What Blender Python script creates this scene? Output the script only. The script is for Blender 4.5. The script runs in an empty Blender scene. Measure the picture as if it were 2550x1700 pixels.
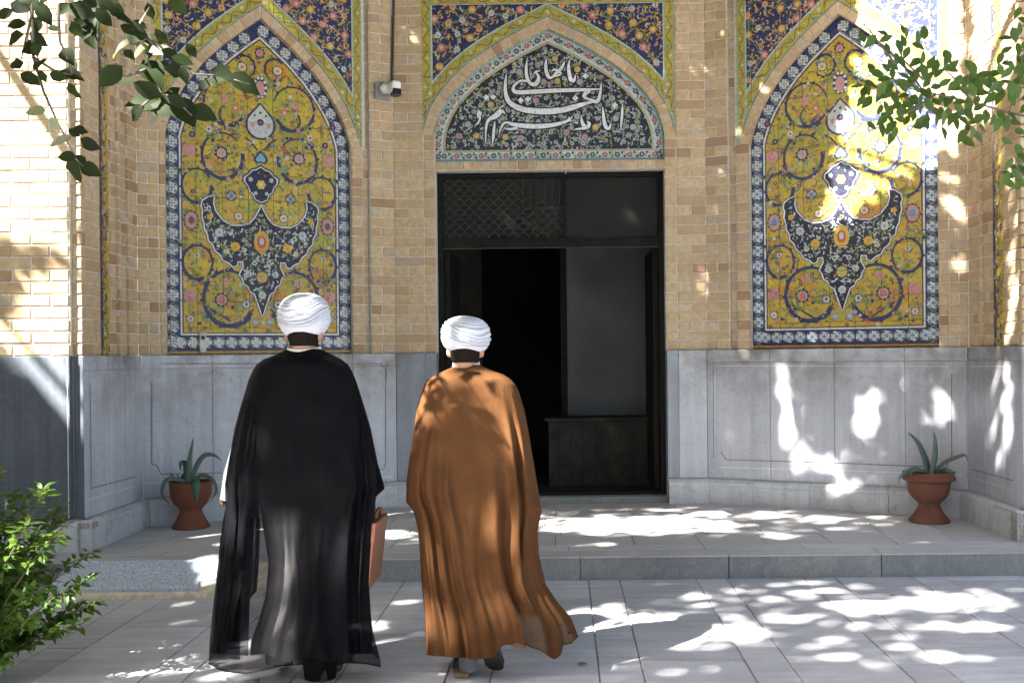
import bpy, bmesh, math, random
import numpy as np
from mathutils import Vector, Matrix
from mathutils.geometry import tessellate_polygon
R = math.radians
rng = random.Random(7)
scene = bpy.context.scene
COL = scene.collection

# ------------------------------------------------------------------ camera
F, CX, CY, HC, ROLL = 2550.0, 1400.0, 883.0, 1.56, R(0.6)
cam_d = bpy.data.cameras.new('camera')
cam = bpy.data.objects.new('camera', cam_d); COL.objects.link(cam)
cam_d.sensor_width = 36.0; cam_d.lens = 36.0*F/2550.0
cam_d.shift_x = -(CX-1275.0)/2550.0; cam_d.shift_y = (CY-850.0)/2550.0
cam_d.clip_start = 0.05; cam_d.clip_end = 400
cam.matrix_world = Matrix.Translation((0, 0, HC)) @ Matrix.Rotation(ROLL, 4, 'Y') @ Matrix.Rotation(R(90), 4, 'X')
scene.camera = cam

# ------------------------------------------------------------------ sky, sun, exposure
AZ, EL = R(52), R(46)            # light travels towards +X and +Y
SUN = Vector((-math.cos(EL)*math.sin(AZ), -math.cos(EL)*math.cos(AZ), math.sin(EL)))   # towards the sun
world = bpy.data.worlds.new('World'); scene.world = world; world.use_nodes = True
nt = world.node_tree; nt.nodes.clear()
sky = nt.nodes.new('ShaderNodeTexSky'); sky.sky_type = 'NISHITA'; sky.sun_disc = False
sky.sun_elevation = EL; sky.sun_rotation = math.atan2(SUN.x, SUN.y); sky.air_density = 1.0; sky.dust_density = 3.0; sky.ozone_density = 0.4
bg = nt.nodes.new('ShaderNodeBackground'); bg.inputs['Strength'].default_value = 0.052
wo = nt.nodes.new('ShaderNodeOutputWorld')
nt.links.new(sky.outputs[0], bg.inputs[0]); nt.links.new(bg.outputs[0], wo.inputs[0])
sl = bpy.data.lights.new('sun', 'SUN'); sl.energy = 5.0; sl.angle = R(0.75); sl.color = (1.0, 0.95, 0.87)
so = bpy.data.objects.new('sun', sl); COL.objects.link(so)
so.rotation_euler = SUN.to_track_quat('Z', 'Y').to_euler(); so.location = (-6, -2, 12)
vs = scene.view_settings
vs.view_transform = 'Standard'; vs.look = 'None'; vs.exposure = 3.72; vs.gamma = 1.0; vs.use_curve_mapping = False
scene.cycles.max_bounces = 8; scene.cycles.diffuse_bounces = 4; scene.cycles.transparent_max_bounces = 12

# ------------------------------------------------------------------ helpers
def unroll(px, py):
    dx, dy = px-CX, py-CY
    return dx*math.cos(ROLL)-dy*math.sin(ROLL), dx*math.sin(ROLL)+dy*math.cos(ROLL)
def at(px, py, Y):                       # point seen at a pixel, Y metres away
    x, y = unroll(px, py)
    return Vector((x/F*Y, Y, HC-y/F*Y))
def onz(px, py, z):                      # point seen at a pixel on a level plane
    x, y = unroll(px, py)
    Y = F*(HC-z)/y
    return Vector((x/F*Y, Y, z))
def setp(o, label=None, cat=None, group=None, kind=None):
    if label: o['label'] = label
    if cat: o['category'] = cat
    if group: o['group'] = group
    if kind: o['kind'] = kind
    return o
def empty(name, loc=(0, 0, 0), rz=0.0, **k):
    o = bpy.data.objects.new(name, None); COL.objects.link(o)
    o.location = loc; o.rotation_euler = (0, 0, rz); o.empty_display_size = 0.1
    return setp(o, **k)
def link(name, me, parent=None, loc=None, **k):
    o = bpy.data.objects.new(name, me); COL.objects.link(o)
    if parent is not None: o.parent = parent
    if loc is not None: o.location = loc
    return setp(o, **k)
def mk(verts, faces, mat=None, smooth=False, name='mesh'):
    me = bpy.data.meshes.new(name)
    me.from_pydata([tuple(v) for v in verts], [], faces)
    if mat:
        for m in (mat if isinstance(mat, (list, tuple)) else [mat]): me.materials.append(m)
    if smooth: me.shade_smooth()
    me.update()
    return me
class MB:                                # collects shapes that make ONE mesh
    def __init__(s): s.v = []; s.f = []
    def add(s, v, f):
        n = len(s.v); s.v += [tuple(p) for p in v]; s.f += [tuple(i+n for i in q) for q in f]; return s
    def box(s, x0, x1, y0, y1, z0, z1, c=0.0):
        if c <= 0:
            v = [(x0,y0,z0),(x1,y0,z0),(x1,y1,z0),(x0,y1,z0),(x0,y0,z1),(x1,y0,z1),(x1,y1,z1),(x0,y1,z1)]
            return s.add(v, [(0,3,2,1),(4,5,6,7),(0,1,5,4),(1,2,6,5),(2,3,7,6),(3,0,4,7)])
        b = bmesh.new(); bmesh.ops.create_cube(b, size=1.0)
        for q in b.verts: q.co = Vector(((x0+x1)/2+q.co.x*(x1-x0), (y0+y1)/2+q.co.y*(y1-y0), (z0+z1)/2+q.co.z*(z1-z0)))
        bmesh.ops.bevel(b, geom=list(b.edges), offset=c, segments=2, affect='EDGES', profile=0.5)
        b.verts.index_update()
        s.add([q.co[:] for q in b.verts], [[q.index for q in fc.verts] for fc in b.faces]); b.free(); return s
    def tube(s, pts, rad, n=8, caps=True):
        pts = [Vector(p) for p in pts]; m = len(pts)
        if not isinstance(rad, (list, tuple)): rad = [rad]*m
        up = None; rings = []
        for i, p in enumerate(pts):
            t = (pts[min(i+1, m-1)]-pts[max(i-1, 0)])
            if t.length < 1e-9: t = Vector((0, 0, 1))
            t.normalize()
            if up is None:
                up = Vector((0, 0, 1)) if abs(t.z) < 0.9 else Vector((1, 0, 0))
            a = up-t*up.dot(t); a.normalize(); b = t.cross(a); up = a
            rings.append([p+(a*math.cos(2*math.pi*k/n)+b*math.sin(2*math.pi*k/n))*rad[i] for k in range(n)])
        v = [q for r in rings for q in r]; f = []
        for i in range(m-1):
            for k in range(n):
                f.append((i*n+k, i*n+(k+1) % n, (i+1)*n+(k+1) % n, (i+1)*n+k))
        if caps: f.append(tuple(range(n))[::-1]); f.append(tuple((m-1)*n+k for k in range(n)))
        return s.add(v, f)
    def lathe(s, prof, n=32, c=(0, 0, 0)):
        v = []; f = []
        for r, z in prof:
            for k in range(n):
                a = 2*math.pi*k/n; v.append((c[0]+r*math.cos(a), c[1]+r*math.sin(a), c[2]+z))
        for i in range(len(prof)-1):
            for k in range(n): f.append((i*n+k, i*n+(k+1) % n, (i+1)*n+(k+1) % n, (i+1)*n+k))
        return s.add(v, f)
    def prism_x(s, prof, x0, x1):        # profile (y,z) drawn out along x
        n = len(prof)
        v = [(x0, y, z) for y, z in prof]+[(x1, y, z) for y, z in prof]
        f = [(i, (i+1) % n, n+(i+1) % n, n+i) for i in range(n)]+[tuple(range(n))[::-1], tuple(range(n, 2*n))]
        return s.add(v, f)
    def me(s, mat=None, smooth=False): 
        m = mk(s.v, s.f, mat, smooth)
        return m
    def fix(s, mat=None, smooth=False):
        m = mk(s.v, s.f, mat, smooth)
        b = bmesh.new(); b.from_mesh(m); bmesh.ops.recalc_face_normals(b, faces=list(b.faces)); b.to_mesh(m); b.free()
        if smooth: m.shade_smooth()
        return m
    def obj(s, name, mat, parent=None, smooth=False, **k):
        return link(name, s.fix(mat, smooth), parent, **k)

# ------------------------------------------------------------------ materials
def srgb(r, g, b):
    f = lambda c: (c/255/12.92) if c/255 <= 0.04045 else ((c/255+0.055)/1.055)**2.4
    return (f(r), f(g), f(b), 1.0)
class NM:
    def __init__(s, name, rough=0.7, spec=0.3):
        s.m = bpy.data.materials.new(name); s.m.use_nodes = True; s.t = s.m.node_tree
        s.b = s.t.nodes['Principled BSDF']; s.b.inputs['Roughness'].default_value = rough
        s.b.inputs['Specular IOR Level'].default_value = spec
        s.out = s.t.nodes['Material Output']; s.c = None
    def n(s, typ, **k):
        q = s.t.nodes.new(typ)
        for a, b in k.items(): setattr(q, a, b)
        return q
    def l(s, a, b): s.t.links.new(a, b)
    def coord(s, obj=True, scale=(1, 1, 1), world=False):
        if world:
            g = s.n('ShaderNodeNewGeometry'); o = g.outputs['Position']
        else:
            c = s.n('ShaderNodeTexCoord'); o = c.outputs['Object' if obj else 'Generated']
        mp = s.n('ShaderNodeMapping'); mp.inputs['Scale'].default_value = scale
        s.l(o, mp.inputs['Vector']); return mp.outputs[0]
    def noise(s, vec, scale, detail=4, rough=0.55, dist=0.0):
        q = s.n('ShaderNodeTexNoise'); q.inputs['Scale'].default_value = scale; q.inputs['Detail'].default_value = detail
        q.inputs['Roughness'].default_value = rough; q.inputs['Distortion'].default_value = dist
        if vec is not None: s.l(vec, q.inputs['Vector'])
        return q.outputs['Fac']
    def ramp(s, fac, stops, interp='LINEAR'):
        q = s.n('ShaderNodeValToRGB'); q.color_ramp.interpolation = interp; e = q.color_ramp.elements
        while len(e) < len(stops): e.new(0.5)
        for i, (p, c) in enumerate(stops):
            e[i].position = p; e[i].color = c if len(c) == 4 else (*c, 1)
        s.l(fac, q.inputs['Fac']); return q.outputs['Color']
    def mix(s, fac, a, b, mode='MIX'):
        q = s.n('ShaderNodeMix', data_type='RGBA', blend_type=mode)
        for sock, val in ((q.inputs[0], fac), (q.inputs[6], a), (q.inputs[7], b)):
            if isinstance(val, (int, float)): sock.default_value = val
            elif isinstance(val, tuple): sock.default_value = val if len(val) == 4 else (*val, 1)
            else: s.l(val, sock)
        return q.outputs[2]
    def objrand(s): return s.n('ShaderNodeObjectInfo').outputs['Random']
    def bump(s, h, strength=0.3, dist=0.01):
        q = s.n('ShaderNodeBump'); q.inputs['Strength'].default_value = strength; q.inputs['Distance'].default_value = dist
        s.l(h, q.inputs['Height']); s.l(q.outputs[0], s.b.inputs['Normal']); return s
    def col(s, c):
        if isinstance(c, tuple): s.b.inputs['Base Color'].default_value = c if len(c) == 4 else (*c, 1)
        else: s.l(c, s.b.inputs['Base Color'])
        return s
    def rough(s, fac, a, b):
        q = s.n('ShaderNodeMapRange'); q.inputs['To Min'].default_value = a; q.inputs['To Max'].default_value = b
        s.l(fac, q.inputs['Value']); s.l(q.outputs[0], s.b.inputs['Roughness']); return s
W4 = lambda v: (v, v, v, 1)

def m_brick():
    m = NM('buff_brick', 0.9, 0.15)
    r = m.objrand()
    c = m.ramp(r, [(0.0, (.40,.285,.165)), (.12, (.46,.345,.21)), (.3, (.52,.405,.255)), (.5, (.48,.36,.215)), (.7, (.53,.425,.285)), (.84, (.42,.30,.18)), (.92, (.29,.17,.105)), (.95, (.40,.33,.25)), (1.0, (.52,.43,.31))])
    v = m.coord(world=True)
    big = m.noise(v, 1.1, 3)
    c = m.mix(m.ramp(big, [(.45, W4(0)), (.72, W4(.42))]), c, (.36,.265,.175))
    n1 = m.noise(v, 24, 5, .65)
    c = m.mix(m.ramp(n1, [(.36, W4(.45)), (.6, W4(0))]), c, (.30,.20,.115))
    n2 = m.noise(v, 9, 4, .7)
    c = m.mix(m.ramp(n2, [(.62, W4(0)), (.74, W4(.4))]), c, (.62,.55,.44))
    m.col(c); m.bump(n1, .35, .006); return m.m
def m_mortar():
    m = NM('pale_mortar', 0.95, 0.1); v = m.coord(world=True); n = m.noise(v, 30, 4)
    m.col(m.ramp(n, [(.3, (.42,.385,.33)), (.7, (.64,.61,.55))])); m.bump(n, .5, .005); return m.m
def m_marble(name, lo, mid, hi, stain=True, rough=.42, vary=.22):
    m = NM(name, rough, .4)
    v = m.coord(world=True); vs_ = m.coord(world=True, scale=(14, 14, .7))
    st = m.noise(vs_, 1.0, 4, .6, .4); cl = m.noise(v, 2.1, 5, .6, .6)
    c = m.ramp(st, [(.25, lo), (.5, mid), (.75, hi)])
    c = m.mix(m.ramp(cl, [(.35, W4(.5)), (.6, W4(0))]), c, lo)
    r = m.objrand(); c = m.mix(vary, c, m.ramp(r, [(0, (.30,.31,.35)), (1, (.58,.60,.65))]))
    vein = m.noise(v, 3.4, 9, .7, 1.8)
    c = m.mix(m.ramp(vein, [(.49, W4(0)), (.5, W4(.55)), (.51, W4(0))]), c, (.17,.165,.17))
    if stain:
        g = m.n('ShaderNodeSeparateXYZ'); q = m.n('ShaderNodeNewGeometry'); m.l(q.outputs['Position'], g.inputs[0])
        top = m.n('ShaderNodeMapRange'); top.inputs['From Min'].default_value = .95; top.inputs['From Max'].default_value = 1.6
        m.l(g.outputs['Z'], top.inputs['Value'])
        n = m.noise(v, 1.7, 6, .7, .3); mm = m.n('ShaderNodeMath', operation='MULTIPLY')
        m.l(m.ramp(n, [(.41, W4(0)), (.60, W4(.88))]), mm.inputs[0]); m.l(top.outputs[0], mm.inputs[1])
        c = m.mix(mm.outputs[0], c, (.15,.135,.115))
        low = m.n('ShaderNodeMapRange'); low.inputs['From Min'].default_value = .5; low.inputs['From Max'].default_value = .3
        m.l(g.outputs['Z'], low.inputs['Value'])
        n3 = m.noise(v, 4.5, 6, .75); m3 = m.n('ShaderNodeMath', operation='MULTIPLY')
        m.l(m.ramp(n3, [(.52, W4(0)), (.7, W4(.6))]), m3.inputs[0]); m.l(low.outputs[0], m3.inputs[1])
        c = m.mix(m3.outputs[0], c, (.17,.15,.13))
    m.col(c); f = m.noise(v, 60, 3); m.bump(f, .12, .003); m.rough(cl, rough-.1, rough+.2); return m.m
def m_paving(name, lo, mid, hi, rough=.55, sx=(1.2, 9, 4)):
    m = NM(name, rough, .35)
    v = m.coord(world=True, scale=sx); w = m.coord(world=True)
    st = m.noise(v, 1.6, 6, .68, .6); big = m.noise(w, 1.3, 4, .6)
    c = m.ramp(st, [(.28, lo), (.5, mid), (.72, hi)])
    c = m.mix(.38, c, m.ramp(m.objrand(), [(0, lo), (.5, mid), (1, hi)]))
    c = m.mix(m.ramp(big, [(.3, W4(.4)), (.6, W4(0))]), c, (lo[0]*.75, lo[1]*.75, lo[2]*.75))
    sp = m.noise(w, 70, 2); c = m.mix(m.ramp(sp, [(.66, W4(0)), (.72, W4(.5))]), c, (.20,.19,.18))
    sc = m.noise(m.coord(world=True, scale=(3, 1.2, 1)), 5, 8, .7, 2.2)
    c = m.mix(m.ramp(sc, [(.495, W4(0)), (.5, W4(.5)), (.505, W4(0))]), c, (.78,.78,.80))
    m.col(c); m.bump(st, .25, .006); m.rough(big, rough-.12, rough+.15); return m.m
def plain(name, c, rough=.6, spec=.3, var=.25, scale=12, bump=.15, metal=0.0):
    m = NM(name, rough, spec); v = m.coord(world=True); n = m.noise(v, scale, 5, .6)
    d = tuple(x*(1-var) for x in c[:3]); h = tuple(min(1, x*(1+var)) for x in c[:3])
    m.col(m.ramp(n, [(.3, d), (.7, h)])); m.b.inputs['Metallic'].default_value = metal
    if bump: m.bump(n, bump, .004)
    return m.m
def m_glaze():
    m = NM('painted_glaze', .3, .3)
    a = m.n('ShaderNodeAttribute'); a.attribute_name = 'glaze'
    v = m.coord(world=True); n = m.noise(v, 3.2, 3); f = m.noise(v, 55, 3, .6)
    r = m.objrand(); c = m.mix(.5, a.outputs['Color'], m.ramp(r, [(0, W4(.78)), (1, W4(1.0))]), 'MULTIPLY')
    hs = m.n('ShaderNodeHueSaturation'); mr = m.n('ShaderNodeMapRange'); mr.inputs['To Min'].default_value = .484; mr.inputs['To Max'].default_value = .516
    mr.inputs['From Min'].default_value = .3; mr.inputs['From Max'].default_value = .7
    m.l(n, mr.inputs['Value']); m.l(mr.outputs[0], hs.inputs['Hue']); m.l(c, hs.inputs['Color'])
    c = m.mix(m.ramp(f, [(.35, W4(.3)), (.6, W4(0))]), hs.outputs[0], (.10,.09,.07))
    m.col(c); m.bump(n, .12, .01); m.rough(f, .2, .42); return m.m
def m_leaf(name, c, c2, trans=.35, rough=.4, spec=.3):
    m = NM(name, rough, spec)
    r = m.objrand(); v = m.coord(world=True); n = m.noise(v, 22, 3)
    k = m.n('ShaderNodeMath', operation='ADD'); m.l(r, k.inputs[0]); m.l(n, k.inputs[1])
    h = m.n('ShaderNodeMath', operation='MULTIPLY'); h.inputs[1].default_value = .5; m.l(k.outputs[0], h.inputs[0])
    cc = m.ramp(h.outputs[0], [(.2, c), (.8, c2)]); m.col(cc)
    t = m.n('ShaderNodeBsdfTranslucent'); tc = m.mix(.6, cc, (.30,.42,.04)); m.l(tc, t.inputs['Color'])
    x = m.n('ShaderNodeMixShader'); x.inputs[0].default_value = trans
    m.l(m.b.outputs[0], x.inputs[1]); m.l(t.outputs[0], x.inputs[2]); m.l(x.outputs[0], m.out.inputs['Surface']); return m.m
def m_cloth(name, c, rough=.85, sheer=None, trans=0.0, var=.2, sheen=.0):
    m = NM(name, rough, .03); v = m.coord(world=True)
    n = m.noise(v, 9, 4); w = m.noise(v, 260, 2)
    cc = m.ramp(n, [(.3, tuple(x*(1-var) for x in c)), (.7, tuple(min(1, x*(1+var)) for x in c))]); m.col(cc)
    m.b.inputs['Sheen Weight'].default_value = sheen; m.b.inputs['Sheen Roughness'].default_value = .4
    wr = m.noise(m.coord(world=True, scale=(26, 26, 3.0)), 1.0, 4, .6, .5)
    ad = m.n('ShaderNodeMath', operation='MULTIPLY_ADD'); ad.inputs[1].default_value = .12; m.l(w, ad.inputs[0]); m.l(wr, ad.inputs[2])
    m.bump(ad.outputs[0], .55, .008); last = m.b.outputs[0]
    if trans:
        t = m.n('ShaderNodeBsdfTranslucent'); m.l(cc, t.inputs['Color'])
        x = m.n('ShaderNodeMixShader'); x.inputs[0].default_value = trans; m.l(last, x.inputs[1]); m.l(t.outputs[0], x.inputs[2]); last = x.outputs[0]
    if sheer:
        a = m.n('ShaderNodeAttribute'); a.attribute_name = 'weave'
        t = m.n('ShaderNodeBsdfTransparent'); t.inputs[0].default_value = sheer; x = m.n('ShaderNodeMixShader'); m.l(a.outputs['Fac'], x.inputs[0])
        m.l(t.outputs[0], x.inputs[1]); m.l(last, x.inputs[2]); last = x.outputs[0]
    m.l(last, m.out.inputs['Surface']); return m.m
M = {}
M['brick'] = m_brick(); M['mortar'] = m_mortar()
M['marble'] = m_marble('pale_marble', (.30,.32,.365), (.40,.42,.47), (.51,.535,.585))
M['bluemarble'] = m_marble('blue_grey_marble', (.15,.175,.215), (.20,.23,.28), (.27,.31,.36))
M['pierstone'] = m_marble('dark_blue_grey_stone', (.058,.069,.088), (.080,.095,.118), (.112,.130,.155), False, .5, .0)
M['plinth'] = m_marble('plinth_stone', (.33,.345,.36), (.44,.455,.47), (.55,.56,.58), rough=.6)
M['paving'] = m_paving('paving_stone', (.27,.27,.29), (.41,.41,.43), (.57,.57,.60))
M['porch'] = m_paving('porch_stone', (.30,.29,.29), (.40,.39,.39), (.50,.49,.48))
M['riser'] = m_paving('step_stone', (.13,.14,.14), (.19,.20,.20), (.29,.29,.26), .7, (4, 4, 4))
M['joint'] = plain('joint_grit', (.30,.285,.26), .95, .1, .4, 40)
M['cream'] = plain('cream_mortar_bed', (.55,.49,.38), .9, .2, .3, 20, .5)
M['groove'] = plain('incised_groove', (.12,.12,.125), .9, .1, .4, 8)
M['inlay'] = plain('white_inlay', (.62,.63,.65), .6, .3, .2, 8)
M['glaze'] = m_glaze()
M['iron'] = plain('black_painted_iron', (.012,.012,.011), .7, .08, .4, 20)
M['lattice'] = plain('dull_grey_iron', (.05,.05,.046), .7, .15, .4, 20)
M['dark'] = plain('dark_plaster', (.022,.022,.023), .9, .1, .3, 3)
M['partition'] = plain('grey_partition', (.085,.090,.098), .7, .3, .22, 1.5)
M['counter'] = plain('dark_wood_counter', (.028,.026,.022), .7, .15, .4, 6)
M['terra'] = plain('terracotta', (.145,.052,.030), .75, .25, .18, 7, .12)
M['terra2'] = plain('dusty_terracotta', (.165,.070,.048), .8, .2, .2, 7, .12)
M['soil'] = plain('potting_soil', (.045,.03,.02), .95, .1, .5, 30, .8)
M['white_plastic'] = plain('white_plastic', (.75,.75,.75), .35, .4, .04, 5, 0)
M['grey_plastic'] = plain('grey_plastic', (.20,.20,.21), .5, .4, .1, 5, 0)
M['black_plastic'] = plain('black_plastic', (.012,.012,.013), .2, .5, .2, 5, 0)
M['conduit'] = plain('dark_conduit', (.03,.036,.036), .5, .4, .3, 10, 0)
M['steel'] = plain('dull_steel', (.35,.34,.33), .4, .5, .3, 30, .1, .6)
# ------------------------------------------------------------------ plan of the porch
XL, XR, YD, YC, YF, DL, DR = -3.54, 3.40, 9.65, 8.62, 7.57, -1.567, 1.362
ZP, ZD, CP = 0.16, 1.59, 0.091          # porch floor, top of the marble dado, brick course
class Wall:
    def __init__(s, p, q, label, cat='wall', name='brick_wall'):
        s.p = Vector((p[0], p[1])); d = Vector((q[0]-p[0], q[1]-p[1])); s.L = d.length; s.d = d/s.L
        s.ang = math.atan2(d.y, d.x); s.n = Vector((-s.d.y, s.d.x))
        s.e = empty(name, (p[0], p[1], 0), s.ang, label=label, cat=cat)
    def loc(s, px, py, dep=0.0):         # pixel -> (x,z) on the plane 'dep' behind the face
        x, y = unroll(px, py); r = Vector((x/F, 1.0)); o = s.p+s.n*dep
        t = o.dot(s.n)/r.dot(s.n); h = r*t-o
        return h.dot(s.d), HC-y/F*t
    def x(s, px, py=600, dep=0.0): return s.loc(px, py, dep)[0]
_bm = {}
def brick_mesh(w, h, d=0.06):
    k = (round(w*200)/200, round(h*500)/500, rng.randrange(3))
    if k in _bm: return _bm[k]
    w, h = k[0], k[1]; r = random.Random(hash(k)); j = lambda a: r.uniform(-a, a)
    c = 0.006; v = []
    for (ins, y) in ((c, 0.0), (0.0, c), (0.0, d)):
        for sx, sz in ((-1, -1), (1, -1), (1, 1), (-1, 1)):
            v.append((sx*(w/2-ins)+j(.0018), y+(j(.0015) if y == 0 else 0), sz*(h/2-ins)+j(.0018)))
    f = [(0, 1, 2, 3)]
    for a in (0, 4):
        for i in range(4): f.append((a+4+i, a+4+(i+1) % 4, a+(i+1) % 4, a+i))
    me = mk(v, f, M['brick']); _bm[k] = me; return me
def brick(wall, xa, xb, z0, z1, dep, g=0.0085):
    me = brick_mesh(xb-xa-g, z1-z0-g)
    o = link('brick', me, wall.e, ((xa+xb)/2, dep+rng.uniform(-.002, .002), (z0+z1)/2))
    o.rotation_euler = (rng.uniform(-.006, .006), rng.uniform(-.005, .005), rng.uniform(-.008, .008)); return o
def bricks(wall, x0, x1, z0, z1, dep=0.03, unit=0.27, phase=0, il=0.0, ir=0.0):
    w = x1-x0; i = 0; z = z0
    while z < z1-0.03:
        zt = min(z+CP, z1); ci = int(round((z-ZD)/CP))+phase
        if w < 0.145: cuts = [x0, x1]
        elif w < 0.34: cuts = [x0, x1] if ci % 2 else [x0, x0+w*rng.uniform(.47, .52), x1]
        else:
            cuts = [x1]; q = x1-(unit if ci % 2 else unit*.5)
            while q > x0+0.06: cuts.append(q); q -= unit
            cuts.append(x0); cuts = cuts[::-1]
        for a, b in zip(cuts[:-1], cuts[1:]): brick(wall, a, b, z, zt, dep)
        z += CP
    b = MB().box(x0+il, x1-ir, dep+.0075, .2, z0, z1)
    return b.obj('mortar_bed', M['mortar'], wall.e)
def slab(wall, x0, x1, z0, z1, mat, g=0.004, y0=0.0, y1=0.05, name='marble_slab'):
    MB().box(x0+g/2, x1-g/2, y0+rng.uniform(-.001, .001), y1, z0+g/2, z1-g/2, .003).obj(name, M[mat], wall.e)
def ribbon2(pts, w):                     # flat line of width w in the (x,z) plane -> quads
    out = []
    for a, b in zip(pts[:-1], pts[1:]):
        a = Vector(a); b = Vector(b); t = (b-a); n = Vector((-t.y, t.x)).normalized()*w/2
        out.append([a+n, a-n, b-n, b+n])
    return out
def groove(wall, pts, w=0.006, mat='groove', y=-0.0016, name='incised_line'):
    mb = MB()
    for q in ribbon2(pts, w): mb.add([(p.x, y, p.y) for p in q], [(0, 1, 2, 3)])
    link(name, mb.me(M[mat]), wall.e)
def plinth(wall, x0, x1, joints, z0=ZP, h=0.225, pr=0.085):
    js = [x0]+sorted(j for j in joints if x0 < j < x1)+[x1]
    for a, b in zip(js[:-1], js[1:]):
        q = pr+rng.uniform(-.003, .003)
        prof = [(.02, z0-.05), (-q, z0-.05), (-q, z0+h-.062), (-q+.006, z0+h-.058), (-q+.006, z0+h-.04), (-q+.012, z0+h-.02), (-q+.03, z0+h-.006), (-q+.05, z0+h), (.02, z0+h)]
        MB().prism_x(prof, a+.002, b-.002).obj('plinth_block', M['plinth'], wall.e)
    MB().box(x0, x1, -pr+.012, .03, z0-.04, z0+h-.02).obj('mortar_bed', M['joint'], wall.e)
def core(wall, x0, x1, z0, z1, y0=0.012, y1=0.3, mat='mortar'):
    return MB().box(x0, x1, y0, y1, z0, z1).obj('wall_core', M[mat], wall.e)

ZT = 5.42                                 # the walls run on above the frame
wl_pier = Wall((-5.2, 7.53), (-3.62, 7.53), 'sunlit buff brick pier above plain blue-grey stone, beside the leafy shrub')
wl_ret = Wall((XL, YF), (XL, YC), 'narrow shaded brick side wall between the sunlit pier and the yellow tile arch')
wl_bay = Wall((XL, YC), (DL, YD), 'angled brick wall holding the wholly shaded yellow tile arch, marble dado below')
w_door = Wall((DL, YD), (DR, YD), 'brick wall around the dark doorway and its calligraphy arch')
wr_bay = Wall((DR, YD), (XR, YC), 'angled brick wall holding the yellow tile arch that is half in sunlight')
wr_ret = Wall((XR, YC), (XR, YF), 'narrow brick side wall beside the half sunlit tile arch, blue-white marble below')
wr_pier = Wall((3.46, 7.53), (5.0, 7.53), 'brick pier edge at the corner of the pale marble side wall by the step')

# --- left pier
x0, x1 = .25, wl_pier.L
bricks(wl_pier, x0, x1, ZD, ZT, 0.0, .28); core(wl_pier, 0, x1-.005, -.05, ZT, .06, .6)
js = [x0, wl_pier.x(-330, 1000), x1]
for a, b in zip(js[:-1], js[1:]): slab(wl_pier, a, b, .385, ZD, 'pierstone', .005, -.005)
plinth(wl_pier, x0, x1+.08, [wl_pier.x(60, 1330)], ZP)
groove(wl_pier, [(x1-.018, .40), (x1-.018, ZD-.01)], .006, 'inlay', -.0065)
# stepped strip beside it
st = Wall((-3.62, YF), (XL, YF), 'slim stepped brick strip with a sliver of sunlight at the sunlit pier corner', 'wall', 'brick_strip')
bricks(st, 0.0, st.L, ZD, ZT, 0.0, ir=.05); core(st, 0, st.L-.05, -.05, ZT, .03, .5)
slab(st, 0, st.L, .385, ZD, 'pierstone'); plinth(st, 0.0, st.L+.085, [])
# --- left return
L = wl_ret.L
A = lambda px: wl_ret.x(px, 600, .03)
NI0, NI1, s1, s2, s3 = A(250), A(274), A(296), A(302), A(321)
I5 = .0055
bricks(wl_ret, 0.0, NI0, ZD, ZT, .03, il=.03); bricks(wl_ret, NI1, s1, ZD, ZT, .05, il=I5); bricks(wl_ret, s1, s2, ZD, ZT, .025, il=I5, ir=I5); bricks(wl_ret, s2, s3, ZD, ZT, .05); bricks(wl_ret, s3, L+.018, ZD, ZT, .03, il=I5)
core(wl_ret, .05, L, ZD-.02, ZT, .13, .45); core(wl_ret, .004, L, -.05, ZD-.03, .012, .45)
for a, b in ((0, .42), (.42, .72), (.72, L)): 
    slab(wl_ret, a, b, .385, 1.48, 'marble'); slab(wl_ret, a, b, 1.48, ZD, 'marble')
plinth(wl_ret, -.085, L-.04, [.35, .66])
g = lambda wall, pts, **k: groove(wall, [wall.loc(*p) for p in pts], **k)
g(wl_ret, [(224, 955), (228, 1215), (338, 1186)], w=.007); g(wl_ret, [(219, 1243), (345, 1207)], w=.006, mat='inlay')
# --- left bay
def bay(wl, e0, e1, flanks, slabs, pjoints):
    X = lambda px: wl.x(px, 600, .03)
    for a, b, dep, top in flanks:
        a_ = e0 if a is None else X(a); b_ = wl.L+e1 if b is None else X(b)
        bricks(wl, a_, b_, ZD, top, dep)
    core(wl, 0.0, wl.L, ZD-.02, ZT, .14, .45); core(wl, .0, wl.L, -.05, ZD-.03, .012, .45)
    js = [0.0]+[wl.x(p, 1000) for p in slabs]+[wl.L]
    for i, (a, b) in enumerate(zip(js[:-1], js[1:])):
        slab(wl, a, b, .385, 1.475, 'marble'); slab(wl, a, b, 1.475, ZD, 'marble')
    plinth(wl, .04, wl.L+.03, [wl.x(p, 1230) for p in pjoints])
SPR = wl_bay.loc(880, 330, .03)[1]
bay(wl_bay, -.02, .0075, [(None, 396, .03, ZT), (396, 415, .034, SPR), (878, 906, .034, SPR), (906, 923, .075, ZT), (923, None, .03, ZT)], [529, 715, 880], [470, 640, 800])
g(wl_bay, [(378, 950), (378, 1155), (392, 1160), (400, 1180), (640, 1175), (955, 1168), (960, 1150), (960, 920), (948, 905), (400, 905)], w=.007)
g(wl_bay, [(362, 1202), (660, 1196), (978, 1186)], mat='inlay'); g(wl_bay, [(962, 902), (962, 940)], w=.008); 
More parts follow.
